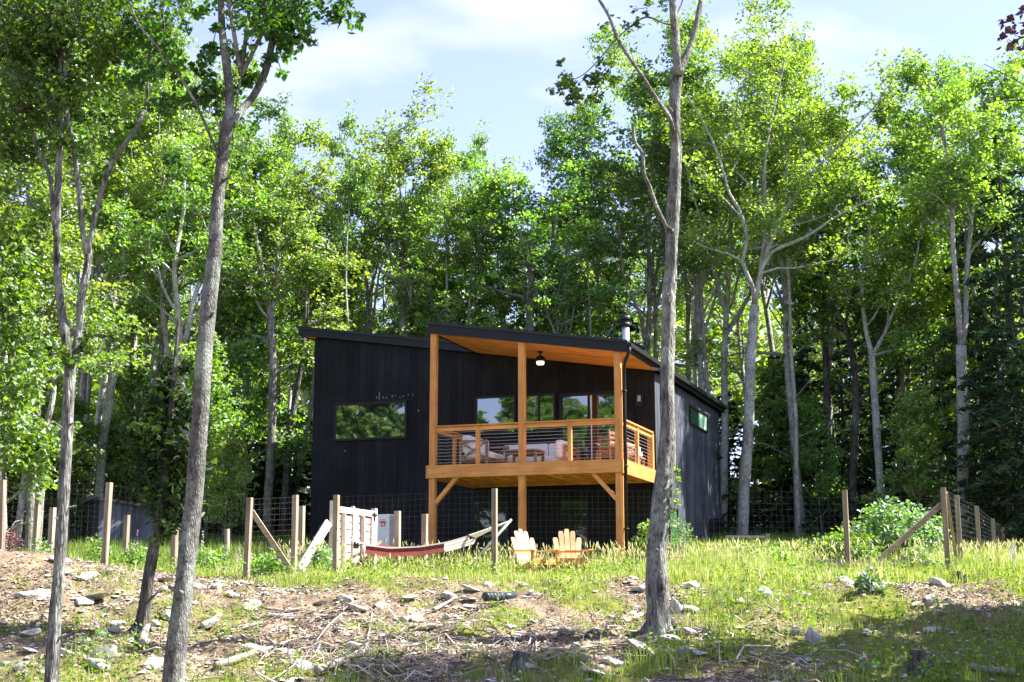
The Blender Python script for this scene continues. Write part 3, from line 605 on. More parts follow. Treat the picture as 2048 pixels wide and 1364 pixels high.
def mesh_run(parent, pts, h0=.05, top=None, dx=.105, nh=15, seed=0):
    mb = MB(97)
    for (a, b) in zip(pts[:-1], pts[1:]):
        L = math.hypot(b[0][0] - a[0][0], b[0][1] - a[0][1]); n = max(2, int(L / dx))
        for i in range(n + 1):
            t = i / n; X, Y = a[0][0] * (1 - t) + b[0][0] * t, a[0][1] * (1 - t) + b[0][1] * t
            zt = a[0][2] * (1 - t) + b[0][2] * t - .04; z0 = gz(X, Y) + .03
            mb.beam((X, Y - .055, z0), (X, Y - .055, zt), .0010, .0010, (0, 1, 0))
        for k in range(nh):
            u = k / (nh - 1); P = []
            for q in (a, b): X, Y = q[0][0], q[0][1]; P.append((X, Y - .055, (gz(X, Y) + .05) * (1 - u) + (q[0][2] - .04) * u))
            mb.beam(P[0], P[1], .0011, .0011)
    return mb.build("wire_mesh", M['wire'], parent)
gp = lambda k: (tops[k][1],)
mesh_run(ff, [gp(k) for k in (0, 1, 2, 3)]); mesh_run(ff, [gp(k) for k in (4, 5, 6, 7, 8)])
fr = thing("side_fence", "wire mesh fence on timber posts running back towards the dark woods at the right edge", "fence")
rp_ = [((1913, 990), (1920, 1080), 28.5), ((1953, 1012), (1958, 1092), 31.0), ((1985, 1037), (1989, 1092), 34.5), ((2006, 1055), (2009, 1100), 38.0), ((2022, 1066), (2024, 1110), 41.0)]
rt = [post_part(fr, *p, n=k) for k, p in enumerate(rp_)]
mesh_run(fr, [gp(8)] + [(q[1],) for q in rt], dx=.16)
plank(fr, at(1893, 985, 25.5), at(1916, 1140, 26.6), .05, .04, up=(0, 1, 0))
mb = MB(98); sp_ = at(2023, 1085, 27.5); mb.beam((sp_[0], 27.5, gz(sp_[0], 27.5) - .2), sp_, .12, .05, FU); o = mb.build("marker_post", M['white']); tag(o, "short white painted board post in the grass at the right edge", "post")
fb = thing("back_fence", "row of short timber fence posts in the weeds behind the gate and beside the shed", "fence")
for k, p in enumerate([((76, 1010), (70, 1100), 31), ((106, 1015), (102, 1105), 30), ((254, 1030), (252, 1095), 33), ((454, 1058), (456, 1115), 34), ((604, 1012), (603, 1085), 31), ((795, 1022), (796, 1090), 29.6), ((850, 1028), (849, 1090), 29.8), ((513, 1100), (511, 1130), 36), ((541, 1087), (540, 1125), 36), ((350, 1060), (348, 1120), 30), ((29, 1050), (27, 1090), 36)]):
    post_part(fb, *p, n=k + 20, w=.11 if p[2] < 34 else .09)
# gate
gl = at(668, 1100, 27.5); gl[2] = gz(gl[0], 27.5)
gate = thing("garden_gate", "pale double timber gate with slatted leaves and black latches, bright in the sun", "gate", gl, R(70.2))
GT = at(668, 1012, 27.5)[2] - gl[2]
for xx, hh in ((-.08, .10), (1.80, .06)): mb = MB(101); mb.box((xx - .05, -.05, -.3), (xx + .05, .05, GT + hh)); mb.build("post", M['gate'], gate)
for s in (0, 1):
    x0 = .0 + s * .87; x1 = x0 + .84; mb = MB(102 + s)
    mb.box((x0, -.05, .02), (x0 + .1, -.012, GT)); mb.box((x1 - .1, -.05, .02), (x1, -.012, GT)); mb.box((x0 + .1, -.05, GT - .12), (x1 - .1, -.012, GT)); mb.box((x0 + .1, -.05, .04), (x1 - .1, -.012, .15))
    mb.beam((x0 + .33, -.055, .15), (x0 + .27, -.055, GT - .12), .03, .09, (0, 1, 0))
    lf_ = mb.build("gate_leaf", M['gate'], gate)
    mb = MB(104 + s); z = .06
    while z < GT - .16: mb.box((x0 + .02, -.010, z), (x1 - .02, .012, z + .128)); z += .15
    mb.build("slat", M['gate'], lf_)
    mb = MB(106); hx = x0 + .01 if s == 0 else x1 - .01
    mb.box((hx - .035, -.062, GT - .2), (hx + .035, -.051, GT - .03)); mb.box((hx - .11, -.066, GT - .1), (hx + .11, -.052, GT - .06)); mb.build("hinge", M['black'], lf_)
    mb = MB(107); lx = x1 - .05 if s == 0 else x0 + .05; mb.box((lx - .04, -.075, .62), (lx + .04, -.051, .68)); mb.box((lx - .012, -.085, .58), (lx + .012, -.052, .73)); mb.build("latch", M['black'], lf_)
mb = MB(108); mb.box((.855, -.03, -.2), (.865, .04, GT + .03)); mb.box((.842, .013, -.2), (.9, .07, GT + .05)); mb.build("centre_post", M['gate'], gate)
plank(gate, (1.84, .05, GT - .35), (1.98, .8, .0), .07, .07, 'gate', (0, 0, 1), "stay")
# utility cabinet
uc = at(772, 1090, 33.0); uc[2] = gz(uc[0], 33)
ub = thing("utility_cabinet", "white metal cabinet with a small red emblem, standing against the black wall behind the gate", "cabinet", uc, R(-26))
UH = at(772, 1029, 33.0)[2] - uc[2]
mb = MB(110); mb.bbox((-.17, -.15, 0), (.17, .15, UH), .02); mb.build("casing", M['white'], ub)
mb = MB(111); mb.box((.172, -.14, .03), (.176, .14, UH - .03)); mb.build("grey_side", M['plain_grey'], ub)  # right face of the casing made a darker grey by a thin plate
mb = MB(112); zc = UH - .22
mb.box((-.08, -.156, zc + .075), (.06, -.1515, zc + .095)); 
mb.add([(-.11, -.1535, zc + .055), (.09, -.1535, zc + .055), (.07, -.1535, zc + .01), (-.09, -.1535, zc + .01)], [(3, 2, 1, 0)])
mb.add([(-.04, -.1545, zc + .01), (.08, -.1545, zc + .01), (.05, -.1545, zc - .07), (-.07, -.1545, zc - .07)], [(3, 2, 1, 0)]); mb.build("emblem", M['red'], ub)
mb = MB(113); mb.add([(-.015, -.1555, zc + .0), (.04, -.1555, zc + .0), (.025, -.1555, zc - .045), (-.03, -.1555, zc - .045)], [(3, 2, 1, 0)]); mb.build("emblem_mark", M['white'], ub)
# hammock, stand, cloth
HY = 28.5
tL, tR = at(640, 1056, HY), at(1021, 1041, HY)
hs = thing("hammock_stand", "dark tubular hammock stand half hidden in the tall grass before the deck", "hammock stand", (0, 0, 0))
gL, gR = at(748, 1140, HY), at(925, 1140, HY); gL[2] = gz(gL[0], HY) + .05; gR[2] = gz(gR[0], HY) + .05
mb = MB(115); mb.tube([gL, tL + (tL - gL) * .02], .028, 10); mb.build("arm", M['black'], hs, True)
mb = MB(116); mb.tube([gR, tR + (tR - gR) * .02], .028, 10); mb.build("arm", M['galv'], hs, True)
mb = MB(117); mb.tube([gL, gR], .03, 10); mb.tube([gL + [0, -.5, 0], gL + [0, .5, 0]], .03, 10); mb.tube([gR + [0, -.5, 0], gR + [0, .5, 0]], .03, 10); mb.build("base", M['black'], hs, True)
ham = thing("hammock", "striped white and grey cloth hammock slung between the ends of its stand", "hammock", (0, 0, 0))
def bedz(px): return np.interp(px, [640, 735, 790, 850, 900, 945, 1021], [1056, 1090, 1097, 1094, 1086, 1073, 1041])
def bed(px0, px1, nu, nv, hw_, extra=0, lift=0, drop=.0):
    us = np.linspace(px0, px1, nu); V = []
    for u in us:
        c = at(u, float(bedz(u)), HY); 
        for v in np.linspace(-1, 1, nv): V.append((c[0] + .06 * v, HY + v * hw_, c[2] - .16 * (1 - v * v) + lift - (drop * max(0, (-v - .8)) * 5)))
    i = np.arange(nu * nv).reshape(nu, nv); return np.array(V), np.stack([i[:-1, :-1], i[1:, :-1], i[1:, 1:], i[:-1, 1:]], -1).reshape(-1, 4)
V, Q = bed(735, 945, 22, 13, .55); raw_mesh("bed_cloth", V, Q, M['hammock'], ham, smooth=True)
for px_, tip in ((735, tL), (945, tR)):
    c = at(px_, float(bedz(px_)), HY); mb = MB(118); mb.tube([c + [-.06, -.62, 0], c + [.06, .62, 0]], .02, 8); mb.build("spreader_bar", M['teakX'], ham, True)
    mb = MB(119)
    for v in np.linspace(-1, 1, 26): mb.tube([c + [.06 * v, .55 * v, 0], tip], .0042, 4, cap=False)
    mb.build("rope", M['cushion'], ham)
V, Q = bed(742, 896, 26, 31, .62, lift=.05, drop=.24); o = raw_mesh("blanket", V, Q, M['redcloth'], smooth=True); tag(o, "dark red blanket draped over the middle of the hammock", "blanket")
# adirondack chairs
def adirondack(px, py, Y, rz, label):
    p = at(px, py, Y); c = thing("lawn_chair", label, "chair", (p[0], Y, gz(p[0], Y)), rz, "wooden slat-back chairs on the grass"); c.scale = (1.0,) * 3
    for k in range(5):
        u = (k - 2); h = .88 - .05 * u * u; mb = MB(120 + k)
        a, b = np.array([u * .092, .16, .22]), np.array([u * .124, .16 + .34 * h, .22 + .88 * h]); ax_ = (b - a) / np.linalg.norm(b - a)
        n_ = np.array([0, -ax_[2], ax_[1]]); sx = np.array([1., 0, 0]); out = []
        prof = [(0, .043), (.88, .052), (.96, .048), (1, .034)]
        for d in (-.011, .011):
            for t, w in prof: out.append(a + (b - a) * t - sx * w + n_ * d)
            for t, w in prof[::-1]: out.append(a + (b - a) * t + sx * w + n_ * d)
        f = [tuple(range(8))[::-1], tuple(range(8, 16))] + [(i, (i + 1) % 8, (i + 1) % 8 + 8, i + 8) for i in range(8)]
        mb.add(out, f); mb.build("back_slat", M['adir'], c)
    mb = MB(126)
    for k in range(6): y = -.36 + k * .09; z = .385 - k * .03; mb.hexa([(-.27, y, z - .02), (.27, y, z - .02), (.27, y + .08, z - .047), (-.27, y + .08, z - .047), (-.27, y, z), (.27, y, z), (.27, y + .08, z - .027), (-.27, y + .08, z - .027)])
    mb.build("seat", M['adir'], c); mb = MB(127); mb.box((-.30, -.39, .26), (.30, -.365, .375)); mb.build("apron", M['cedarX'], c)
    for s in (-1, 1):
        mb = MB(128); mb.bbox((s * .36 - .065, -.47, .535), (s * .36 + .065, .30, .557), .01); mb.build("armrest", M['adir'], c)
        mb = MB(129); mb.box((s * .32 - .013, -.41, 0), (s * .32 + .013, -.31, .534)); mb.build("leg", M['cedarZ'], c)
        mb = MB(130); mb.beam((s * .285, -.36, .30), (s * .285, .62, .03), .024, .12); mb.build("leg", M['cedarY'], c)
    mb = MB(131); mb.box((-.3, .26, .50), (.3, .285, .56)); mb.box((-.22, .235, .32), (.22, .262, .38)); mb.build("back_rail", M['cedarX'], c)
adirondack(1068, 1130, 28.3, R(38), "left wooden slat-back lawn chair, turned towards the right, in the tall grass")
adirondack(1140, 1132, 28.2, R(6), "right wooden slat-back lawn chair, facing the viewer, in the tall grass")
# shed
sc_ = at(194, 1100, 39.0); sh = thing("shed", "small black timber shed with a flat sloping roof at the edge of the woods", "shed", (sc_[0], 39.0, gz(sc_[0], 39)), R(24))
stp = at(194, 1001, 39.0)[2] - sh.location[2]
zs = lambda a: stp - .13 * a
mb = MB(140); x = 0
while x < 1.62: slantbox(mb, x + .003, min(x + .15, 1.65), 0, .03, -.5, zs); x += .153
mb.box((1.62, .032, -.5), (1.65, 2.2, stp - .23)); H(mb, "front_wall", 'charred_grey_lit', parent=sh)
mb = MB(141); y = .032
while y < 2.6: mb.box((0, y, -.5), (.03, y + .147, stp - .005)); y += .15
H(mb, "side_wall", 'charred', parent=sh)
mb = MB(142); slantbox(mb, -.25, 1.72, -.12, 2.7, lambda a: zs(a) + .003, lambda a: zs(a) + .085); H(mb, "roof", 'roofm', parent=sh)
# low timber rail beside the house, raised bed, crate, pipe, cables
lr = at(1452, 1095, 39.0); lf2 = thing("low_rail", "low grey timber railing beyond the far right corner of the house", "railing", (lr[0], 39, gz(lr[0], 39)), R(2))
lt = at(1452, 1071, 39.0)[2] - lf2.location[2]
mb = MB(145); mb.box((0, -.05, lt - .07), (1.1, .05, lt)); mb.build("top_rail", M['greywood'], lf2)
for k in range(4): mb = MB(146 + k); mb.beam((.05 + k * .33, 0, -.2), (.05 + k * .33, 0, lt - .072), .07, .06, (0, 1, 0)); mb.build("picket", M['greywood'], lf2)
mb = MB(151); mb.box((.05, .032, lt - .32), (1.05, .06, lt - .22)); mb.build("rail", M['greywood'], lf2); mb = MB(152); mb.box((1.12, -.06, -.2), (1.23, .06, lt + .05)); mb.build("post", M['postZ'], lf2)
rb = at(1640, 1140, 27.6); bd = thing("raised_bed", "grey plank raised garden bed half hidden in grass behind the wire fence", "garden bed", (rb[0], 27.6, gz(rb[0], 27.6)), R(-4))
bt = at(1640, 1119, 27.6)[2] - bd.location[2]
for a in ((0, 0, 1.75, .04), (0, .9, 1.75, .94), (0, .042, .04, .898), (1.71, .042, 1.75, .898)): mb = MB(155); mb.box((a[0], a[1], -.1), (a[2], a[3], bt)); mb.build("plank", M['greywood'], bd)
mb = MB(156); mb.box((.05, .05, -.1), (1.7, .89, bt - .05)); mb.build("soil", M['stick'], bd)
yc = at(1706, 1142, 26.9); cr_ = thing("crate", "small open yellow frame crate in the grass beside a fence post", "crate", (yc[0], 26.9, gz(yc[0], 26.9)), R(8)); mb = MB(157)
for z in (.06, .16, .27): mb.box((0, 0, z), (.22, .015, z + .025)); mb.box((0, .25, z), (.22, .265, z + .025)); mb.box((-.016, 0, z), (-.001, .265, z + .025)); mb.box((.221, 0, z), (.236, .265, z + .025))
for (a, b) in ((-.018, -.016), (.215, -.016), (-.018, .255), (.215, .255)): mb.box((a, b, 0), (a + .022, b + .022, .3))
mb.build("frame", M['yellow'], cr_)
p0 = on_ground(1004, 1206); p0[2] += .10; p1 = p0 + np.array([-.26, -.33, .0]); mb = MB(160)
for k in range(5): t0, t1 = k / 5, (k + 1) / 5; mb.tube([p0 + (p1 - p0) * t0, p0 + (p1 - p0) * (t0 + .1), p0 + (p1 - p0) * (t0 + .11), p0 + (p1 - p0) * t1], [.062, .062, .07, .07], 14)
mb.tube([p0 - (p1 - p0) * .8 + np.array([0, 0, .02]), p0], .06, 12)
tag(mb.build("drain_pipe", M['pvc'], smooth=True), "short black corrugated drain pipe sticking out of the dirt bank", "pipe")
for name_, pl_, lab in (("ground_cable", [(744, 1232), (739, 1268), (728, 1310), (712, 1345), (704, 1380)], "thin pale cable running down the middle of the bank"), ("ground_cable", [(684, 1232), (655, 1262), (620, 1305), (588, 1340), (556, 1375)], "thin grey cable slanting left down the bank")):
    P = [on_ground(*q) if q[1] < 1362 else on_ground(q[0], 1358) + np.array([-.05, -.3, -.1]) for q in pl_]; P = cr([(*p[:2], gz(p[0], p[1]) + .035 + .03 * (k % 2)) for k, p in enumerate(P)], .15)
    mb = MB(161); mb.tube(P, .011, 6); tag(mb.build(name_, M['rope'], smooth=True), lab, "cable")
# ------------------------------------------------------------------ trees
def grow(rng, mb, cand, n_limb=11, L=3.0, sub=8, twig=4, nleaf=22, cr0=.30, rise=.5, taper=.5, azb=None, minr=.35):
    C, T = [], []
    for k in range(n_limb):
        u = (k + rng.random()) / n_limb; p = cand[min(len(cand) - 1, int(u * len(cand)))]
        az = (k * 2.4 + rng.normal() * .5) if azb is None else azb + rng.normal() * 1.0
        el = rise + .28 * rng.normal() + u * .45; l = L * (1 - taper * u) * rng.uniform(.7, 1.2)
        d = np.array([math.cos(az) * math.cos(el), math.sin(az) * math.cos(el), math.sin(el)])
        q = np.array(p[:3]); P = [q.copy()]
        for s in range(5): d = d + rng.normal(size=3) * .16 + np.array([0, 0, .04]); d /= np.linalg.norm(d); q = q + d * l / 5; P.append(q.copy())
        P = np.array(P); r0 = min(p[3] * .6, .032 * l + .012)
        mb.tube(P, np.linspace(r0, .012, 6), 6, cap=False)
        for j in range(sub):
            s = rng.uniform(minr, 1) * 4.999; i = int(s); a = P[i] + (P[i + 1] - P[i]) * (s - i)
            d2 = (P[i + 1] - P[i]); d2 = d2 / np.linalg.norm(d2) * .6 + rng.normal(size=3) * .6; d2[2] = abs(d2[2]) * .5 + d2[2] * .3; d2 /= np.linalg.norm(d2)
            l2 = l * rng.uniform(.22, .42); m_ = a + d2 * l2 * .5 + rng.normal(size=3) * .08 * l2; e = a + d2 * l2 + np.array([0, 0, .05])
            mb.tube([a, m_, e], [max(.011, r0 * .3), .009, .005], 4, cap=False)
            for w in range(twig):
                c = a + (e - a) * rng.uniform(.45, 1.1) + rng.normal(size=3) * .22
                n = int(nleaf * rng.uniform(.5, 1.4)); C.append(clump(rng, c, cr0 * rng.uniform(.7, 1.35), n)); T.append(np.clip(rng.normal(.5, .16) + rng.normal(0, .17, n), 0, 1))
    return np.concatenate(C), np.concatenate(T)
def filler(seed, H_, clear, spread, nl, leafm, barkm, leaf=.19, nleaf=22, fork=True):
    """one tree standing at the origin; returns (trunk mesh, crown mesh)"""
    rng = np.random.default_rng(seed); r0 = .0062 * H_ + .03; mb = MB(seed)
    lean = rng.normal(size=2) * .04; P = []
    for k in range(9): t = k / 8; P.append((lean[0] * H_ * t + rng.normal() * .10 * t, lean[1] * H_ * t + rng.normal() * .10 * t, H_ * t * .91 - .3 * (k == 0), r0 * (1.15 if k == 0 else 1) * (1 - .88 * t)))
    st = cr(P, .5); mb.tube(st[:, :3], st[:, 3], 9, ridge=.12, seed=seed); stems = [st]
    if fork:
        for q in range(2):
            i = int(len(st) * rng.uniform(.38, .62)); b = st[i]; az = rng.uniform(0, 6.28); l = H_ * rng.uniform(.28, .4); F_ = [b]
            for s in range(1, 6): t = s / 5; F_.append((b[0] + math.cos(az) * l * .38 * t ** .8 + rng.normal() * .1, b[1] + math.sin(az) * l * .38 * t ** .8 + rng.normal() * .1, b[2] + l * t, b[3] * .75 * (1 - .85 * t)))
            f = cr(F_, .5); mb.tube(f[:, :3], f[:, 3], 7, cap=False); stems.append(f)
    cand = np.concatenate(stems); cand = cand[cand[:, 2] > clear * H_]; cand = cand[np.argsort(cand[:, 2])]
    C, T = grow(rng, mb, cand, nl, spread, nleaf=nleaf)
    # bare lower twigs
    for k in range(5):
        p = st[int(len(st) * rng.uniform(.18, max(.2, clear)))]; az = rng.uniform(0, 6.28); l = rng.uniform(.6, 1.6)
        mb.tube([p[:3], p[:3] + np.array([math.cos(az) * l * .6, math.sin(az) * l * .6, l * .3]), p[:3] + np.array([math.cos(az) * l, math.sin(az) * l, l * .35])], [.02, .014, .005], 4, cap=False)
    t = mb.build("trunk", M[barkm], smooth=True); c = leaves("crown", C, leaf, M[leafm], None, rng, tint=T)
    return t, c
def take(o): me = o.data; bpy.data.objects.remove(o); return me
def place(name, label, cat, meshes, loc, rz, sc, group=None):
    t = thing(name, label, cat, loc, rz, group); t.scale = sc if hasattr(sc, '__len__') else (sc,) * 3
    for n, me in zip(("trunk", "crown"), meshes): o = bpy.data.objects.new(n, me); COL.objects.link(o); o.parent = t
    return t
FILL = []
for s, (cl_, sp_, nl, bk) in enumerate([(.38, 3.5, 15, 'bark'), (.44, 3.2, 14, 'bark_pale'), (.32, 3.7, 16, 'bark'), (.40, 3.1, 14, 'bark_pale'), (.46, 3.4, 14, 'bark'), (.34, 3.3, 15, 'bark_pale')]):
    a, b = filler(100 + s, 16, cl_, sp_, nl, ('leaf', 'leaf_deep', 'leaf')[s % 3], bk, leaf=(.125, .145, .11)[s % 3], nleaf=(25, 20, 31)[s % 3]); FILL.append((take(a), take(b)))
DENSE = []
for s in range(2):
    a, b = filler(130 + s, 16, .34, 3.6, 17, 'leaf', 'bark', leaf=.22, nleaf=40); DENSE.append((take(a), take(b)))
SAP = []
for s in range(3):
    a, b = filler(140 + s, 6, .12, 1.7, 14, 'leaf_young', 'bark', leaf=.15, nleaf=17, fork=False); SAP.append((take(a), take(b)))
def conifer(seed, H_):
    rng = np.random.default_rng(seed); mb = MB(seed); mb.tube([(0, 0, -.3), (.05, 0, H_ * .5), (0, .05, H_)], [.15, .1, .015], 8, ridge=.1, seed=seed); C, T = [], []
    n = 78
    for k in range(n):
        u = (k + rng.random()) / n; z = H_ * (.06 + .92 * u); l = (1 - u) ** .7 * 2.6 * rng.uniform(.6, 1.15) + .15; az = k * 2.4 + rng.normal() * .3
        a = np.array([0, 0, z]); e = a + np.array([math.cos(az) * l, math.sin(az) * l, -.16 * l]); m_ = (a + e) / 2 + np.array([0, 0, .10 * l])
        mb.tube([a, m_, e], [.022, .014, .004], 4, cap=False)
        if rng.random() < .12: continue
        q = int(95 * l / 2.6) + 12; t = rng.uniform(.12, 1.05, q); w = rng.normal(size=q) * .2 * l * (1.15 - t)
        P = a + (e - a) * t[:, None] + np.stack([-math.sin(az) * w, math.cos(az) * w, .1 * l * (1 - (2 * t - 1) ** 2) - np.abs(w) * .3 + rng.normal(size=q) * .05], 1)
        C.append(P); T.append(np.clip(rng.normal(.4, .2) + rng.normal(0, .2, q), 0, 1))
    return take(mb.build("trunk", M['bark_dark'], smooth=True)), take(leaves("crown", np.concatenate(C), .30, M['conifer'], None, rng, wid=.17, tint=np.concatenate(T)))
CON = [conifer(160 + k, 10) for k in range(3)]
SKX = [-400, 0, 260, 330, 420, 470, 530, 640, 720, 800, 880, 940, 1000, 1060, 1110, 1200, 1260, 1400, 1560, 1620, 1690, 1740, 1800, 1850, 1900, 1960, 2000, 2048, 2400]
SKY_ = [-250, -250, -160, 60, 90, 140, 190, 170, 190, 180, 165, 250, 170, 175, 165, 110, 60, -20, -40, 30, 110, 310, 290, 110, 70, 70, 100, 120, 100]
def top_z(px, Y, k=0.0): v = (682 - (np.interp(px, SKX, SKY_) + k)) / F; return Y * math.tan(PITCH + math.atan(v))
def pxof(X, Y, z=4): d = Y * CP + z * SP; return 1024 + F * X / d
# feature trees of the wood edge: trunk lines read from the photograph, at real distances
def feature(name, label, Y, lines, w, bark, seed, crown=True, nl=10, L=2.6, clear=.35, leafm='leaf', base=None, up=None, nleaf=19, leaf=.13):
    rng = np.random.default_rng(seed); mb = MB(seed); stems = []
    for li, (ln, r0, r1) in enumerate(lines):
        pts = [at(x, y, Y) for x, y in ln]
        if li == 0: b = pts[0]; pts[0] = np.array([b[0], Y, gz(b[0], Y) - .3])
        yo = np.cumsum(rng.normal(size=len(pts)) * .12) * (np.arange(len(pts)) > 0)
        A = np.array([(p[0], Y + (yo[i] if li else 0) , p[2], r0 + (r1 - r0) * i / max(1, len(pts) - 1)) for i, p in enumerate(pts)])
        s = cr(A, .3); stems.append(s)
    o = stems[0][0].copy(); loc = (o[0], Y, gz(o[0], Y))
    for s in stems: s[:, 0] -= loc[0]; s[:, 1] -= loc[1]; s[:, 2] -= loc[2]; mb.tube(s[:, :3], s[:, 3], 10, ridge=.14, seed=seed)
    t = thing(name, label, "tree", loc)
    if crown:
        if up:  # stems continue upward into the crown
            for s in list(stems[1:] or stems):
                e = s[-1]; dz = up - e[2]
                if dz > 1: d = (s[-1] - s[-3])[:3]; d /= np.linalg.norm(d) + 1e-9; F_ = [e] + [np.array([e[0] + d[0] * dz * .6 * q + rng.normal() * .15, e[1] + d[1] * dz * .6 * q + rng.normal() * .2, e[2] + dz * q, e[3] * (1 - .85 * q)]) for q in (.33, .66, 1)]; f = cr(F_, .4); mb.tube(f[:, :3], f[:, 3], 7, cap=False); stems.append(f)
        cand = np.concatenate(stems); hi = cand[:, 2].max(); cand = cand[cand[:, 2] > clear * hi]; cand = cand[np.argsort(cand[:, 2])]
        C, T = grow(rng, mb, cand, nl, L, nleaf=nleaf); leaves("crown", C, leaf, M[leafm], t, rng, tint=T)
    mb.build("trunk", M[bark], t, True)
    return t
px2m = lambda w, Y: w / 2 / F * Y
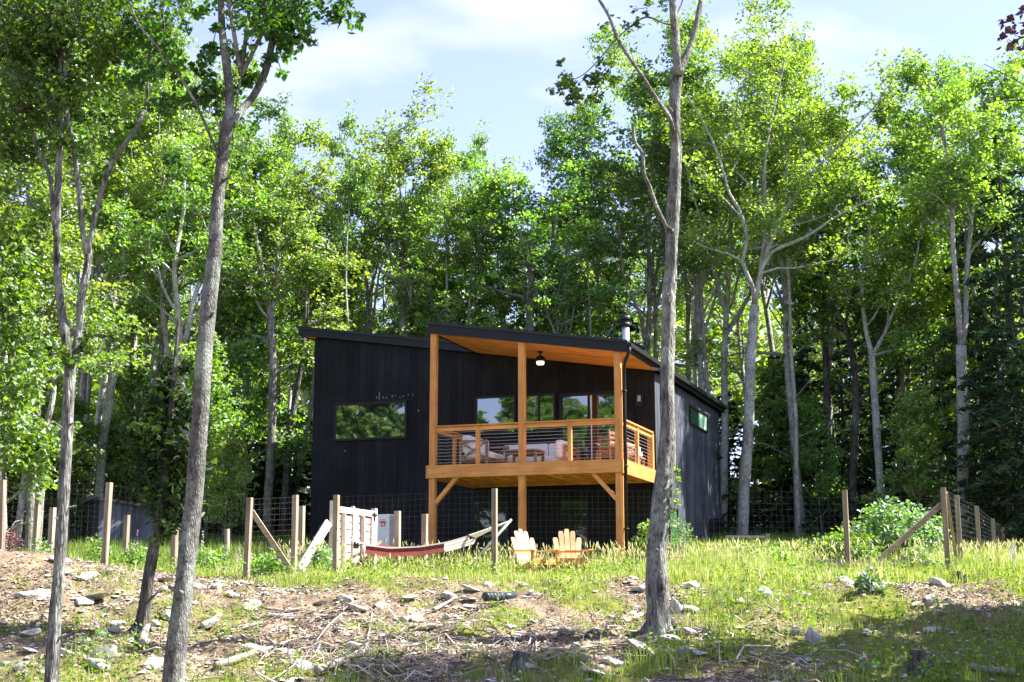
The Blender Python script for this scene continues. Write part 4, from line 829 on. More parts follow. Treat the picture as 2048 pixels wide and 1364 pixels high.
ft = [
 ("forest_tree", "pale leaning trunk crossing the photo's left edge, behind the rough forked foreground tree", 37, [([(-25, 1060), (0, 610), (22, 520), (45, 450), (66, 400), (80, 365), (96, 300)], .12, .05)], 'bark_pale', 1, dict(nl=9, clear=.55)),
 ("forest_tree", "thin grey trunk at the far left, left of a close pair by the red shrub", 36, [([(58, 1075), (62, 1000), (70, 900), (76, 820), (80, 700), (84, 560), (88, 420)], .11, .05)], 'bark', 2, dict(nl=10, clear=.5)),
 ("forest_tree", "thin grey trunk curving right, nearest to the left side of the shed", 36.5, [([(74, 1075), (80, 1000), (88, 900), (97, 833), (107, 785), (112, 640), (108, 480)], .12, .05)], 'bark', 3, dict(nl=10, clear=.5)),
 ("forest_tree", "pale tree with a high fork rising just behind the black shed", 43, [([(196, 1080), (203, 910), (220, 793), (232, 700), (242, 650)], .16, .12), ([(242, 650), (240, 590), (248, 540), (250, 450), (248, 330)], .09, .05), ([(242, 650), (266, 611), (290, 560), (318, 490), (330, 400)], .08, .04)], 'bark_pale', 4, dict(nl=13, clear=.5)),
 ("forest_tree", "slim white trunk showing between the shed tree and the leaf-clad leaning tree", 44, [([(290, 1080), (296, 820), (304, 732), (313, 690), (322, 640), (332, 560)], .10, .05)], 'bark_pale', 5, dict(nl=8, clear=.5)),
 ("forest_tree", "pale wavy trunk standing left of the bright forked white trunk", 42, [([(352, 1080), (345, 800), (338, 712), (325, 611), (330, 530), (337, 450), (348, 330)], .12, .05)], 'bark_pale', 6, dict(nl=9, clear=.5)),
 ("forest_tree", "bright white forked trunk beside the big smooth foreground tree, left of it", 41, [([(366, 1080), (361, 760), (363, 692)], .15, .13), ([(363, 692), (357, 611), (353, 551), (358, 490), (368, 420), (372, 340)], .09, .05), ([(363, 692), (375, 672), (388, 610), (400, 560), (411, 490), (425, 400)], .09, .05)], 'bark_pale', 7, dict(nl=11, clear=.55)),
 ("forest_tree", "dark trunk with a wide leafy head emerging right of the big smooth foreground tree", 44, [([(420, 1100), (438, 700), (443, 550), (456, 490), (476, 450)], .2, .13), ([(476, 450), (510, 420), (560, 380), (612, 330)], .06, .03), ([(476, 450), (486, 380), (492, 300)], .1, .05)], 'bark_dark', 8, dict(nl=13, clear=.5)),
 ("forest_tree", "straight dark trunk forking above mid height, in the gap left of the house", 42, [([(535, 1080), (536, 1000), (542, 893), (546, 732), (541, 640)], .15, .11), ([(541, 640), (530, 570), (518, 500), (508, 455), (500, 380)], .09, .05), ([(541, 640), (552, 560), (556, 480), (566, 400)], .08, .04)], 'bark', 9, dict(nl=13, clear=.45)),
 ("forest_tree", "slender whitish trunk leaning right against the house's left edge", 46, [([(582, 1085), (590, 1000), (604, 910), (619, 833), (628, 760), (632, 690), (640, 600), (655, 480)], .10, .04)], 'bark_pale', 10, dict(nl=8, clear=.6, L=2.0)),
 ("forest_tree", "dark thin trunk just left of the slender whitish one by the house", 43, [([(566, 1085), (575, 930), (590, 800), (606, 700), (612, 560), (606, 420)], .13, .05)], 'bark_dark', 11, dict(nl=11, clear=.5)),
 ("forest_tree", "tall grey trunk rising behind the middle of the main roof with spreading limbs", 46, [([(807, 1000), (807, 660), (804, 573)], .19, .14), ([(804, 573), (780, 510), (770, 440), (740, 380)], .08, .04), ([(804, 573), (840, 550), (880, 520), (930, 500)], .06, .03), ([(804, 573), (806, 480), (800, 390)], .1, .05)], 'bark', 12, dict(nl=16, clear=.45)),
 ("forest_tree", "pale tree with a Y fork directly behind the porch roof", 45, [([(1056, 1000), (1059, 648), (1071, 582)], .15, .12), ([(1071, 582), (1052, 520), (1040, 470), (1010, 420)], .08, .04), ([(1071, 582), (1096, 540), (1108, 470), (1112, 380)], .09, .04)], 'bark', 13, dict(nl=16, clear=.45)),
 ("forest_tree", "slanting thin grey trunk behind the left end of the porch roof", 47, [([(1025, 1000), (1007, 648), (980, 573), (956, 497), (950, 420)], .12, .05)], 'bark', 14, dict(nl=12, clear=.5)),
 ("forest_tree", "big pale lichen-covered forked tree beside the house's far right corner", 42, [([(1478, 1090), (1484, 1062), (1490, 950), (1497, 853), (1501, 732), (1509, 611)], .19, .15), ([(1509, 611), (1501, 583), (1480, 530), (1488, 490), (1470, 430), (1451, 403), (1433, 330), (1404, 271), (1364, 212)], .08, .025), ([(1509, 611), (1525, 531), (1545, 502), (1610, 474), (1680, 430), (1760, 395)], .09, .03), ([(1520, 550), (1535, 450), (1530, 340), (1545, 240), (1575, 100)], .08, .04), ([(1527, 520), (1570, 420), (1640, 330), (1705, 262), (1770, 190)], .07, .02)], 'bark_pale', 15, dict(nl=26, clear=.52, L=2.6, up=None)),
 ("forest_tree", "dark straight trunk right of the big pale forked tree, over the low grey railing", 46, [([(1654, 1060), (1654, 966), (1654, 813), (1650, 611), (1656, 480), (1650, 400)], .17, .06)], 'bark_dark', 16, dict(nl=14, clear=.5)),
 ("forest_tree", "dark trunk bending left at its top, behind the big round shrub", 45, [([(1702, 1060), (1706, 934), (1712, 772), (1690, 651), (1662, 611), (1640, 560)], .15, .06)], 'bark_dark', 17, dict(nl=12, clear=.5)),
 ("forest_tree", "slim pale green trunk forking low, above the big round shrub", 43, [([(1768, 1060), (1763, 1000), (1750, 813), (1744, 712)], .14, .11), ([(1744, 712), (1736, 651), (1730, 560), (1742, 450), (1735, 360)], .08, .04), ([(1744, 712), (1770, 670), (1792, 610), (1830, 530), (1845, 440)], .07, .03)], 'bark_pale', 18, dict(nl=14, clear=.5)),
 ("forest_tree", "greenish thin trunk between the slim pale green one and the tall white twin-stemmed tree", 45, [([(1826, 1060), (1821, 974), (1807, 793), (1800, 640), (1806, 500)], .13, .05)], 'bark', 19, dict(nl=11, clear=.5)),
 ("forest_tree", "tall white twin-stemmed tree rising above the corner post of the fence at right", 40, [([(1927, 1090), (1925, 1060), (1926, 853), (1922, 692)], .19, .15), ([(1922, 692), (1916, 591), (1906, 490), (1904, 420), (1890, 300), (1872, 220), (1850, 150)], .10, .03), ([(1922, 692), (1932, 651), (1940, 551), (1948, 450), (1955, 350), (1965, 280), (1985, 160)], .10, .03)], 'bark_pale', 20, dict(nl=22, clear=.6, L=2.1)),
]
for n_, lab, Y, lines, bk, sd, kw in ft: feature(n_, lab, Y, lines, 0, bk, 300 + sd, **kw)
THIN = []
for s in range(3):
    a, b = filler(150 + s, 15, .62, 1.7, 8, 'leaf', 'bark_pale', leaf=.125, nleaf=22, fork=s == 1); THIN.append((take(a), take(b)))
rf = random.Random(77); npr = np.random.default_rng(9)
taken = []
def clear_of(X, Y, d): return all((X - a) ** 2 + (Y - b) ** 2 > d * d for a, b in taken)
rows = [(46.5, 3.2, 18.5, "nearest", .0), (52, 3.9, 21, "second", 60), (59, 4.6, 23.5, "third", 170), (67, 5.4, 26, "rearmost", 270)]
wordn = "first second third fourth fifth sixth seventh eighth ninth tenth eleventh twelfth thirteenth fourteenth fifteenth sixteenth".split()
for Y0, st_, half, rn, drop in rows:
    X = -half; cnt = 0
    while X < half:
        x, y = X + rf.uniform(-.9, .9), Y0 + rf.uniform(-1.6, 1.6); px = pxof(x, y, 8); g = gz(x, y)
        h = top_z(px, y, drop + rf.uniform(0, 30)) - g; h = min(h, 21 if abs(px - 1024) > 300 else 19); sc = h / 16.6
        place("forest_tree", f"leafy forest tree in the {rn} row behind the house, {wordn[min(cnt, 15)]} from left", "tree", FILL[rf.randrange(6)], (x, y, g), rf.uniform(0, 6.28), (sc * rf.uniform(.95, 1.1), sc * rf.uniform(.95, 1.1), sc), "trees of the wood behind the house")
        X += st_; cnt += 1
# trees left of the house and right of it, nearer than the wood
for k, (px, Y, lab) in enumerate([(30, 39, "leafy tree filling the left edge above the red shrub"), (150, 45, "leafy tree with its crown over the black shed"), (265, 45, "leafy tree between the shed and the leaf-clad leaning tree"), (-140, 34, "leafy tree just off the left edge, its boughs reaching in"), (480, 47, "leafy tree filling the gap right of the big smooth foreground trunk"), (1590, 45, "leafy tree behind the big pale forked tree, its crown against the sky"), (1420, 47, "tall leafy tree behind the rough foreground trunk, above the side roof"), (1990, 43, "bright leafy tree at the upper right behind the twin-stemmed white tree"), (1330, 50, "tall leafy tree showing on both sides of the rough foreground trunk")]):
    X = at(px, 700, Y)[0]; g = gz(X, Y); h = top_z(px, Y, 0) - g; sc = min(h, 20) / 16.6
    place("forest_tree", lab, "tree", FILL[(k * 2 + 1) % 6], (X, Y, g), k * 1.7, (sc * 1.05, sc * 1.05, sc), "trees at the wood's edge")
for k, (px, pt, Y, lab, gr) in enumerate([(20, 560, 33, "bright green sapling at the left edge beside the tallest left fence post", 0), (70, 640, 41.5, "bright young tree behind the rough forked foreground trunk, its leaves spilling left", 0), (150, 800, 43, "bright leafy sapling reaching over the roof of the black shed", 0), (270, 760, 43.5, "young tree with bright leaves right of the shed", 0), (225, 850, 44, "low bright sapling just over the shed roof's right half", 0), (105, 850, 43.5, "low bright sapling just over the shed roof's left end", 0), (420, 720, 40, "young leafy tree filling the gap right of the big smooth trunk", 0), (500, 600, 43, "soft pale green young tree left of the straight dark forked trunk", 0), (470, 880, 38, "low young tree behind the brace of the fence", 0), (572, 900, 46, "small sapling with a pale leaf tuft by the house's left wall", 0), (1560, 740, 47, "young tree beneath the big pale forked tree's right side", 0), (1410, 800, 50, "young tree showing over the house's right eave", 0), (1640, 820, 45, "leafy sapling behind the low grey railing", 0), (1830, 800, 41, "bright leafy sapling left of the twin-stemmed white tree", 0), (1960, 560, 44, "young tree with yellow-green leaves right of the twin-stemmed white tree", 0), (700, 560, 48, "young tree over the left end of the house roof", 0), (880, 570, 49, "young tree over the left end of the porch roof", 0), (1180, 560, 48, "young tree behind the metal flue", 0)]):
    X = at(px, 900, Y)[0]; g = gz(X, Y); h = at(px, pt, Y)[2] - g; sc = h / 6.2
    place("sapling", lab, "sapling", SAP[k % 3], (X, Y, g), k * 2.1, (sc * .9, sc * .9, sc), "saplings at the wood's edge")
for k, (px, pt, Y, lab) in enumerate([(440, 760, 44, "dark hemlock right of the big smooth trunk, low branches down"), (500, 800, 46, "dark hemlock behind the straight dark forked trunk"), (330, 760, 47, "dark hemlock behind the leaf-clad leaning tree"), (20, 800, 43, "dark hemlock at the far left behind the thin trunks"), (1560, 700, 49, "dark hemlock right of the big pale forked tree"), (1610, 640, 47, "dark hemlock above the low grey railing"), (1690, 620, 49, "dark hemlock between two dark trunks behind the round shrub"), (1750, 560, 50, "tall dark pine behind the slim pale green trunk"), (1800, 700, 46, "dark hemlock above the round shrub's right side"), (1860, 600, 47, "dark hemlock left of the twin-stemmed white tree"), (1970, 420, 43, "tall dark evergreen right of the twin-stemmed white tree"), (2040, 220, 41, "tallest dark evergreen, cut by the right edge of the photo"), (2090, 380, 38, "dark evergreen at the right edge, nearest of the evergreens"), (1455, 780, 49, "dark hemlock close behind the house's far right corner"), (590, 820, 47, "dark hemlock against the house's left wall"), (2010, 640, 39, "low dark evergreen behind the receding side fence"), (1920, 760, 49, "dark hemlock behind the twin-stemmed tree's lower trunk"), (900, 560, 52, "dark evergreen top over the middle of the roof"), (1230, 520, 52, "dark pine top behind the metal flue")]):
    X = at(px, 900, Y)[0]; g = gz(X, Y); h = at(px, pt, Y)[2] - g; sc = h / 10
    place("evergreen_tree", lab, "tree", CON[k % 3], (X, Y, g), k * 1.3, (max(sc, .95) * .95, max(sc, .95) * .95, sc), "evergreens in the wood")
for k, (px, Y, lab) in enumerate([(-10, 38, "slim pale trunk at the far left edge, behind the first tall fence post"), (45, 41, "slim pale trunk between the left edge and the close pair of thin trunks"), (130, 46, "slim pale trunk directly behind the rough forked oak"), (172, 45, "slim pale trunk left of the shed tree with the high fork"), (255, 44, "slim pale trunk right of the shed's roof end"), (318, 47, "slim pale trunk half hidden behind the leaf-clad leaning tree"), (455, 43, "slim pale trunk just right of the thick smooth maple"), (505, 45, "slim pale trunk left of the straight dark forked trunk"), (560, 48, "slim pale trunk deep between fence brace and house"), (700, 44, "slim pale trunk over the left wing's roof"), (760, 50, "slim pale trunk over the middle of the left wing's roof"), (905, 46, "slim pale trunk above the porch roof's left corner"), (960, 49, "slim pale trunk above the left half of the porch roof"), (1130, 46, "slim pale trunk above the middle porch post"), (1190, 47, "slim pale trunk left of the metal flue"), (1395, 48, "slim pale trunk just right of the rough bank tree, over the side roof"), (1440, 47, "slim pale trunk over the side roof's far end"), (1590, 44, "slim pale trunk right of the big pale forked tree"), (1615, 50, "slim pale trunk deep behind the low grey railing"), (1680, 48, "slim pale trunk behind the fence post beside the bushes"), (1790, 48, "slim pale trunk behind the large round shrub's top"), (1870, 46, "slim pale trunk left of the twin-stemmed white tree"), (1965, 46, "slim pale trunk behind the fence's corner post, to its right")]):
    X = at(px, 900, Y)[0]; g = gz(X, Y); sc = min(20, (top_z(px, Y, 40) - g)) / 15
    place("slender_tree", lab, "tree", THIN[k % 3], (X, Y, g), k * 2.3, (sc * .62, sc * .62, sc), "slender trees of the wood")
# the far wood that reads as one mass
rng = np.random.default_rng(5); N = 42000
X = rng.uniform(-62, 62, N); Y = rng.uniform(78, 92, N); hz_ = 11 + 5 * vn(X * .25, Y * .1, 4)
dz = rng.uniform(0, 1, N) * hz_; keep = (vn(X * .5, dz * .6, 8) > .22); X, Y, dz = X[keep], Y[keep], dz[keep]
o = leaves("distant_woods", np.stack([X, Y, ground(X, Y) + dz], 1), .95, M['leaf'], None, rng); tag(o, "dense dark foliage of the far wood seen between the trunks", kind="stuff")
# bushes of the forest floor under the trees (ground cover)
N = 26000; X = rng.uniform(-22, 24, N); Y = rng.uniform(43.5, 66, N); den = vn(X * .5, Y * .35, 41); hh = (den ** 1.6) * 2.6 * rng.uniform(0, 1, N) + .1
o = leaves("undergrowth", np.stack([X, Y, ground(X, Y) + hh], 1), .32, M['conifer'], None, rng); tag(o, "dark undergrowth covering the shaded forest floor", kind="stuff")
# ------------------------------------------------------------------ foreground trees
def near(name, label, Y, lines, bark, seed, clusters, leafm, leaf, extra=(), nseg=22, ridge=.2, cone=1.0, up=.5, droop=.4, wid=.3):
    """lines: (pixel polyline, start width px, end width px); clusters: (px,py,radius px,leaves,dY)"""
    rng = np.random.default_rng(seed); mb = MB(seed); o = None
    for li, (ln, w0, w1) in enumerate(lines):
        pts = [at(x, y, Y) for x, y in ln]; rr_ = np.linspace(w0, w1, len(pts)) if not hasattr(w0, '__len__') else np.array(w0, float)
        yo = np.cumsum(rng.normal(size=len(pts)) * .07) * (1 if li else .5); yo[0] = 0
        A = np.array([(p[0], Y + yo[i], p[2], .86 * rr_[i] / 2 / F * Y) for i, p in enumerate(pts)])
        if li == 0: A[0, 2] = gz(A[0, 0], Y) - .25; o = np.array([A[0, 0], Y, gz(A[0, 0], Y)])
        s = cr(A, .07 if w0 is not None and li == 0 else .09); s[:, :3] -= o; big = li == 0
        if big: h = s[:, 2]; s[:, 3] *= 1 + .28 * np.exp(-np.maximum(h, 0) / .2)
        mb.tube(s[:, :3], s[:, 3], nseg if big else 14, ridge=ridge, seed=seed + li)
        for _ in range(7 if big else 2):
            q = s[int(len(s) * rng.uniform(.12, .95))]; az = rng.uniform(0, 6.28); d = np.array([math.cos(az), math.sin(az), rng.uniform(.1, .9)]); l_ = q[3] + rng.uniform(.03, .16)
            mb.tube([q[:3], q[:3] + d * (q[3] * .9), q[:3] + d * l_], [q[3] * .42, q[3] * .26, q[3] * .13], 7)
    rb_ = .86 * lines[0][1 + 0][0] / 2 / F * Y
    for k in range(7):
        az = k * .9 + rng.uniform(-.25, .25); l_ = rb_ * rng.uniform(1.9, 3.1); P_ = []
        for u in (0, .35, .7, 1): X_, Y_ = math.cos(az) * (rb_ * .45 + l_ * u), math.sin(az) * (rb_ * .45 + l_ * u); P_.append((X_, Y_, gz(o[0] + X_, o[1] + Y_) - o[2] + rb_ * (1.5 * (1 - u) ** 2.2) - .03 * u))
        mb.tube(P_, [rb_ * .5, rb_ * .36, rb_ * .2, rb_ * .07], 8, ridge=.2, seed=k)
    t = thing(name, label, "tree", o)
    C, T = [], []
    for (px, py, rp, n, dy) in clusters:
        c = at(px, py, Y + dy) - o; r = rp / F * Y; k = max(3, int(n / 16))
        for q in range(k):
            cc = c + rng.normal(size=3) * r * np.array([.55, .5, .5]); m_ = max(4, int(n / k)); C.append(clump(rng, cc, r * .55, int(m_ * 1.5), .75)); T.append(np.clip(rng.normal(.45, .16) + rng.normal(0, .2, int(m_ * 1.5)), 0, 1))
            e = cc + rng.normal(size=3) * r * .2; mb.tube([c + (cc - c) * .1, (c + cc) / 2 + rng.normal(size=3) * r * .08, e], [.008, .006, .003], 4, cap=False)
    for (x, y, z, r, n) in extra:
        k = max(3, n // 60); c = np.array([x, y, z]) - o; e_ = s[int(len(s) * .7), :3]; mb.tube([e_, e_ * .45 + c * .55 + np.array([0, 0, .25]), c], [.03, .02, .008], 6, cap=False)
        for q in range(k): C.append(clump(rng, c + rng.normal(size=3) * r * .5, r * .38, n // k, .6)); T.append(np.clip(rng.normal(.45, .16) + rng.normal(0, .2, n // k), 0, 1))
    if C: leaves("crown", np.concatenate(C), leaf, M[leafm], t, rng, up=up, wid=wid, tint=np.concatenate(T), droop=droop)
    mb.build("trunk", M[bark], t, True)
    return t
YA = 17.0
near("oak_tree", "thin rough-barked oak forking into three stems at the left of the foreground", YA,
 [([(99, 1410), (108, 1250), (116, 1100), (126, 950), (133, 820), (139, 730), (141, 700)], [32, 29, 27, 25, 25, 26, 27], 0),
  ([(139, 735), (127, 655), (114, 570), (109, 500), (115, 366), (119, 256), (118, 160), (112, 60), (108, -60), (106, -200)], 22, 9),
  ([(141, 735), (154, 650), (163, 590), (170, 550), (175, 495)], 19, 17),
  ([(173, 510), (165, 450), (157, 366), (146, 293), (133, 220), (121, 176), (118, 121), (125, 80), (113, 30), (112, -60), (120, -200)], 13, 8),
  ([(174, 505), (184, 470), (198, 410), (227, 340), (262, 282), (282, 238), (287, 194), (300, 100), (310, 20)], 14, 6),
  ([(112, 480), (95, 345), (73, 300), (55, 235), (40, 183), (22, 110), (5, 30)], 11, 5),
  ([(124, 150), (165, 130), (210, 90), (250, 60)], 7, 3), ([(128, 160), (150, 50), (170, -40)], 8, 4)],
 'bark_fissured', 11,
 [(40, 30, 90, 620, -.3), (110, 110, 80, 520, .2), (30, 120, 70, 420, .3), (200, 20, 80, 430, .4), (260, 60, 60, 200, .2), (130, 20, 90, 460, -.4), (100, 230, 60, 260, .3), (30, 220, 60, 260, -.2), (60, 310, 60, 190, .3), (150, 190, 60, 240, .2), (90, 170, 70, 300, -.3), (20, 300, 50, 160, .2), (230, 90, 50, 160, -.2), (-20, 380, 50, 120, .2), (130, 300, 40, 60, 0), (20, 420, 60, 90, .4), (290, 30, 70, 220, .3), (150, 720, 34, 60, -.1), (170, 690, 22, 30, -.2), (190, 130, 50, 120, .4)],
 'leaf_near', .102, extra=[(-5.6, 17, 8.7, 1.5, 1000), (-7.2, 17.3, 8.2, 1.3, 700), (-4.3, 17.2, 9.2, 1.3, 700), (-6.5, 16, 9.6, 1.5, 700)])
YB = 16.5
near("maple_tree", "thick smooth grey-barked tree in the left foreground, forking near the top of the photo", YB,
 [([(340, 1420), (351, 1300), (362, 1200), (372, 1100), (382, 1000), (391, 900), (400, 800), (408, 700), (417, 600), (428, 500), (432, 420), (440, 330), (450, 270), (458, 235)], [52, 48, 45, 43, 41, 40, 39, 38, 37, 33, 31, 30, 31, 33], 0),
  ([(456, 248), (457, 183), (448, 110), (440, 55), (438, 0), (436, -80), (440, -220)], 24, 12),
  ([(462, 250), (474, 215), (496, 176), (521, 125), (533, 76), (537, 40)], 20, 17), ([(536, 55), (528, 0), (520, -70), (525, -200)], 14, 8), ([(537, 50), (552, 0), (575, -80), (600, -200)], 12, 7),
  ([(442, 320), (420, 270), (399, 222), (381, 187), (352, 143), (322, 106), (289, 66), (266, 5), (255, -50)], 8, 4), ([(540, 40), (600, 20), (650, 5), (700, -5)], 5, 2), ([(470, 225), (480, 160), (478, 130)], 5, 2)],
 'bark_smooth', 12,
 [(585, 25, 50, 180, .2), (520, 20, 60, 200, -.3), (570, 90, 40, 90, .1), (600, 40, 55, 160, .2), (670, 15, 45, 110, 0), (560, 60, 50, 120, .3), (500, 40, 60, 190, .5), (480, 110, 45, 110, .5), (425, 90, 34, 60, .2), (405, 140, 34, 60, 0), (620, 70, 26, 34, 0), (550, 110, 30, 40, .2), (500, 170, 36, 60, .5), (330, 60, 50, 90, .2), (300, 110, 46, 100, .3), (345, 160, 44, 90, .2), (390, 210, 42, 90, .1), (280, 170, 40, 70, .3), (320, 210, 44, 70, .4), (420, 230, 40, 70, .3), (410, 300, 44, 60, .3), (490, 300, 40, 50, .6), (385, 30, 34, 40, .1), (700, 20, 22, 24, 0), (480, 10, 50, 130, .3)],
 'leaf_near', .105, extra=[(-3.2, 16.5, 8.6, 1.4, 900), (-2.0, 16.2, 9.0, 1.2, 600), (-4.0, 15.8, 9.5, 1.6, 900)], ridge=.08)
YC = 20.5
near("ash_tree", "tall rough-barked tree with a dead side limb standing on the bank before the house", YC,
 [([(1320, 1278), (1315, 1210), (1313, 1100), (1320, 1025), (1330, 950), (1336, 850), (1336, 750), (1338, 650), (1342, 550), (1347, 450), (1350, 380), (1353, 300), (1351, 250), (1351, 190), (1358, 135)], [50, 47, 43, 41, 38, 36, 33, 32, 30, 28, 27, 26, 25, 25, 25], 0),
  ([(1356, 150), (1348, 70), (1340, 0), (1333, -70), (1335, -220)], 20, 11), ([(1358, 150), (1374, 108), (1388, 70), (1400, 20), (1412, -45), (1430, -200)], 17, 10),
  ([(1346, 262), (1334, 245), (1305, 207), (1272, 161), (1247, 125), (1231, 90), (1214, 48), (1192, 15), (1178, -25)], 11, 6),
  ([(1345, 462), (1334, 454), (1312, 414), (1300, 377), (1287, 355), (1283, 315), (1270, 286), (1265, 249)], 11, 6),
  ([(1345, 50), (1327, 37), (1294, 31), (1265, 48), (1235, 77), (1221, 95), (1188, 128), (1155, 157), (1107, 168)], 5, 2), ([(1352, 30), (1362, 10), (1375, -30)], 5, 3)],
 'bark_near', 13,
 [(1140, 160, 30, 60, 0), (1180, 150, 34, 70, .1), (1165, 195, 30, 60, -.1), (1205, 180, 32, 60, .1), (1150, 215, 26, 40, 0), (1120, 185, 18, 26, 0), (1220, 130, 26, 40, .1), (1265, 45, 16, 18, 0), (1295, 15, 18, 22, 0), (1325, 10, 20, 24, .1), (1200, 225, 24, 34, .1), (1124, 120, 8, 8, 0)],
 'leaf_near', .10, extra=[(2.0, 20.5, 10.8, 1.4, 1300), (3.4, 20.8, 11.4, 1.6, 1400), (2.6, 20.0, 12.6, 1.7, 1400), (3.0, 18.4, 11.0, 1.2, 700)], ridge=.26)
near("ivy_clad_tree", "short leaning dark tree wrapped in glossy dark leaves, behind the thick smooth tree", 20.7,
 [([(281, 1252), (294, 1180), (309, 1100), (321, 1050), (330, 1000), (340, 900), (348, 800), (354, 720), (360, 640)], [31, 27, 25, 22, 20, 16, 13, 10, 6], 0), ([(330, 1000), (310, 900), (300, 820)], 8, 4), ([(336, 940), (375, 860), (395, 800)], 7, 3)],
 'bark_dark', 14,
 [(345, 800, 46, 430, 0), (320, 870, 54, 700, 0), (350, 900, 50, 650, -.2), (322, 935, 46, 600, .1), (345, 980, 46, 600, -.1), (330, 1040, 36, 200, -.1), (282, 860, 36, 150, .2), (380, 850, 40, 200, .1), (385, 940, 34, 140, .1), (355, 730, 34, 130, 0), (322, 985, 28, 120, .2), (360, 1010, 30, 140, -.1), (280, 915, 24, 50, .2), (395, 1010, 24, 60, .1)],
 'leaf_vine', .115, ridge=.15)
vn_ = thing("climbing_vine", "light green vine growing up the right side of the rough tree on the bank", "vine", at(1352, 1010, 20.45)); rng = np.random.default_rng(66); C = []
for (px, py, rp, n) in [(1352, 940, 7, 14), (1357, 960, 8, 16), (1353, 985, 9, 20), (1355, 1005, 9, 20), (1348, 1020, 7, 14), (1345, 1050, 6, 8)]: C.append(clump(rng, at(px, py, 20.42) - np.array(vn_.location), rp / F * 20.4, n, .9))
leaves("foliage", np.concatenate(C), .07, M['leaf_young'], vn_, rng)
mb = MB(9); mb.tube([at(x, y, 20.42) - np.array(vn_.location) for x, y in ((1338, 1120), (1343, 1060), (1350, 1010), (1353, 940))], [.008, .006, .005, .003], 5); mb.build("stem", M['stick'], vn_)
# trees beside and behind the camera: they shade the bank's right side and are mirrored in the windows
cb = thing("copper_beech", "copper-leaved tree beyond the right edge, its dark red leaves hanging into the top right corner", "tree", (10.5, 18.6, gz(10.5, 18.6)))
rng = np.random.default_rng(31); mb = MB(31); st = cr([(0, 0, -.3, .2), (.1, 0, 2, .17), (-.1, .1, 5, .13), (0, 0, 9, .07), (.1, 0, 12, .03)], .4); mb.tube(st[:, :3], st[:, 3], 12, ridge=.1)
C, T = grow(rng, mb, st[st[:, 2] > 2.6], 22, 4.1, nleaf=34, cr0=.5, rise=.25); qx, qy, qz = C[:, 0] + 10.5, C[:, 1] + 18.6, C[:, 2] + cb.location[2]; dd_ = qy * CP + qz * SP; qpx = 1024 + F * qx / dd_; qpy = 682 - F * (qz * CP - qy * SP) / dd_; keep = (qpx > 2056) | (qpy < -30) | ((qpx > 1996) & (qpy < 100)); leaves("crown", C[keep], .15, M['leaf_copper'], cb, rng, tint=T[keep]); mb.build("trunk", M['bark_dark'], cb, True)
for k, (x, y, s) in enumerate([(12.4, 17.6, .62), (13.2, 20.4, .6), (11.0, 14.9, .55), (14.6, 21.6, .62), (11.4, 19.3, .44), (-31, 12.5, 1.0), (-34, 8.5, 1.05), (-28, 15.5, .95), (-38, 4, 1.1), (-20, 11, .85), (-23, 7, .9), (-26, 3.5, .95), (-17, 8, .8), (-19.5, 4, .9), (-30, 0, 1.1), (-14.5, 11.5, .75), (-36, 15, 1.1), (-43, 9, 1.2), (-22, -3, 1.0)]):
    place("clearing_tree", ["leafy tree just beyond the right edge, shading the lower right of the bank", "leafy tree further back beyond the right edge, its shade on the grass", "leafy tree nearest the camera beyond the right edge", "leafy tree farthest back of those beyond the right edge, behind the fence line", "short leafy tree beyond the right edge, under the copper-leaved one"][k] if k < 5 else "leafy tree across the clearing, mirrored in the house windows", "tree", DENSE[k % 2], (x, y, gz(x, y)), k * 1.1, s, None if k < 5 else "trees across the clearing")
for k, (x, y, s) in enumerate([(-21, 8.5, .8), (-18, 10.2, .7), (-24, 10, .9), (-27, 7.5, 1.0), (-32, 10.5, 1.1), (-29, 13, 1.0), (-22, 4.5, .9), (-16, 6, .7), (-35, 6, 1.1), (-25, 14, .9)]):
    place("clearing_evergreen", "dark evergreen across the clearing, mirrored in the house windows", "tree", CON[k % 3], (x, y, gz(x, y)), k * 1.9, (s * 1.2, s * 1.2, s), "evergreens across the clearing")
# ------------------------------------------------------------------ shrubs and flowers
def shrub(label, px, y0, y1, wpx, Y, m='shrub', n=900, leaf=.09, name="shrub", seed=0):
    rng = np.random.default_rng(500 + seed); b = at(px, y1, Y); X = b[0]; g = gz(X, Y); top = at(px, y0, Y)[2]; h = max(.3, top - g); w = wpx / F * Y / 2
    t = thing(name, label, "shrub", (X, Y, g)); mb = MB(seed); C, T = [], []
    for k in range(max(8, n // 34)):
        a = rng.uniform(0, 6.28); rr_ = w * math.sqrt(rng.random()) * .9; z = h * (.25 + .72 * rng.random() * (1 - .55 * (rr_ / w) ** 2)); c = np.array([math.cos(a) * rr_, math.sin(a) * rr_ * .8, z])
        mb.tube([(c[0] * .15, c[1] * .15, -.05), (c[0] * .6, c[1] * .6, z * .6), c], [.012, .008, .003], 4, cap=False); q = 34; C.append(clump(rng, c, .16 + .12 * w, q, .8)); T.append(np.clip(rng.normal(.5, .15) + rng.normal(0, .18, q), 0, 1))
    leaves("foliage", np.concatenate(C), leaf, M[m], t, rng, tint=np.concatenate(T)); mb.build("stem", M['stick'], t)
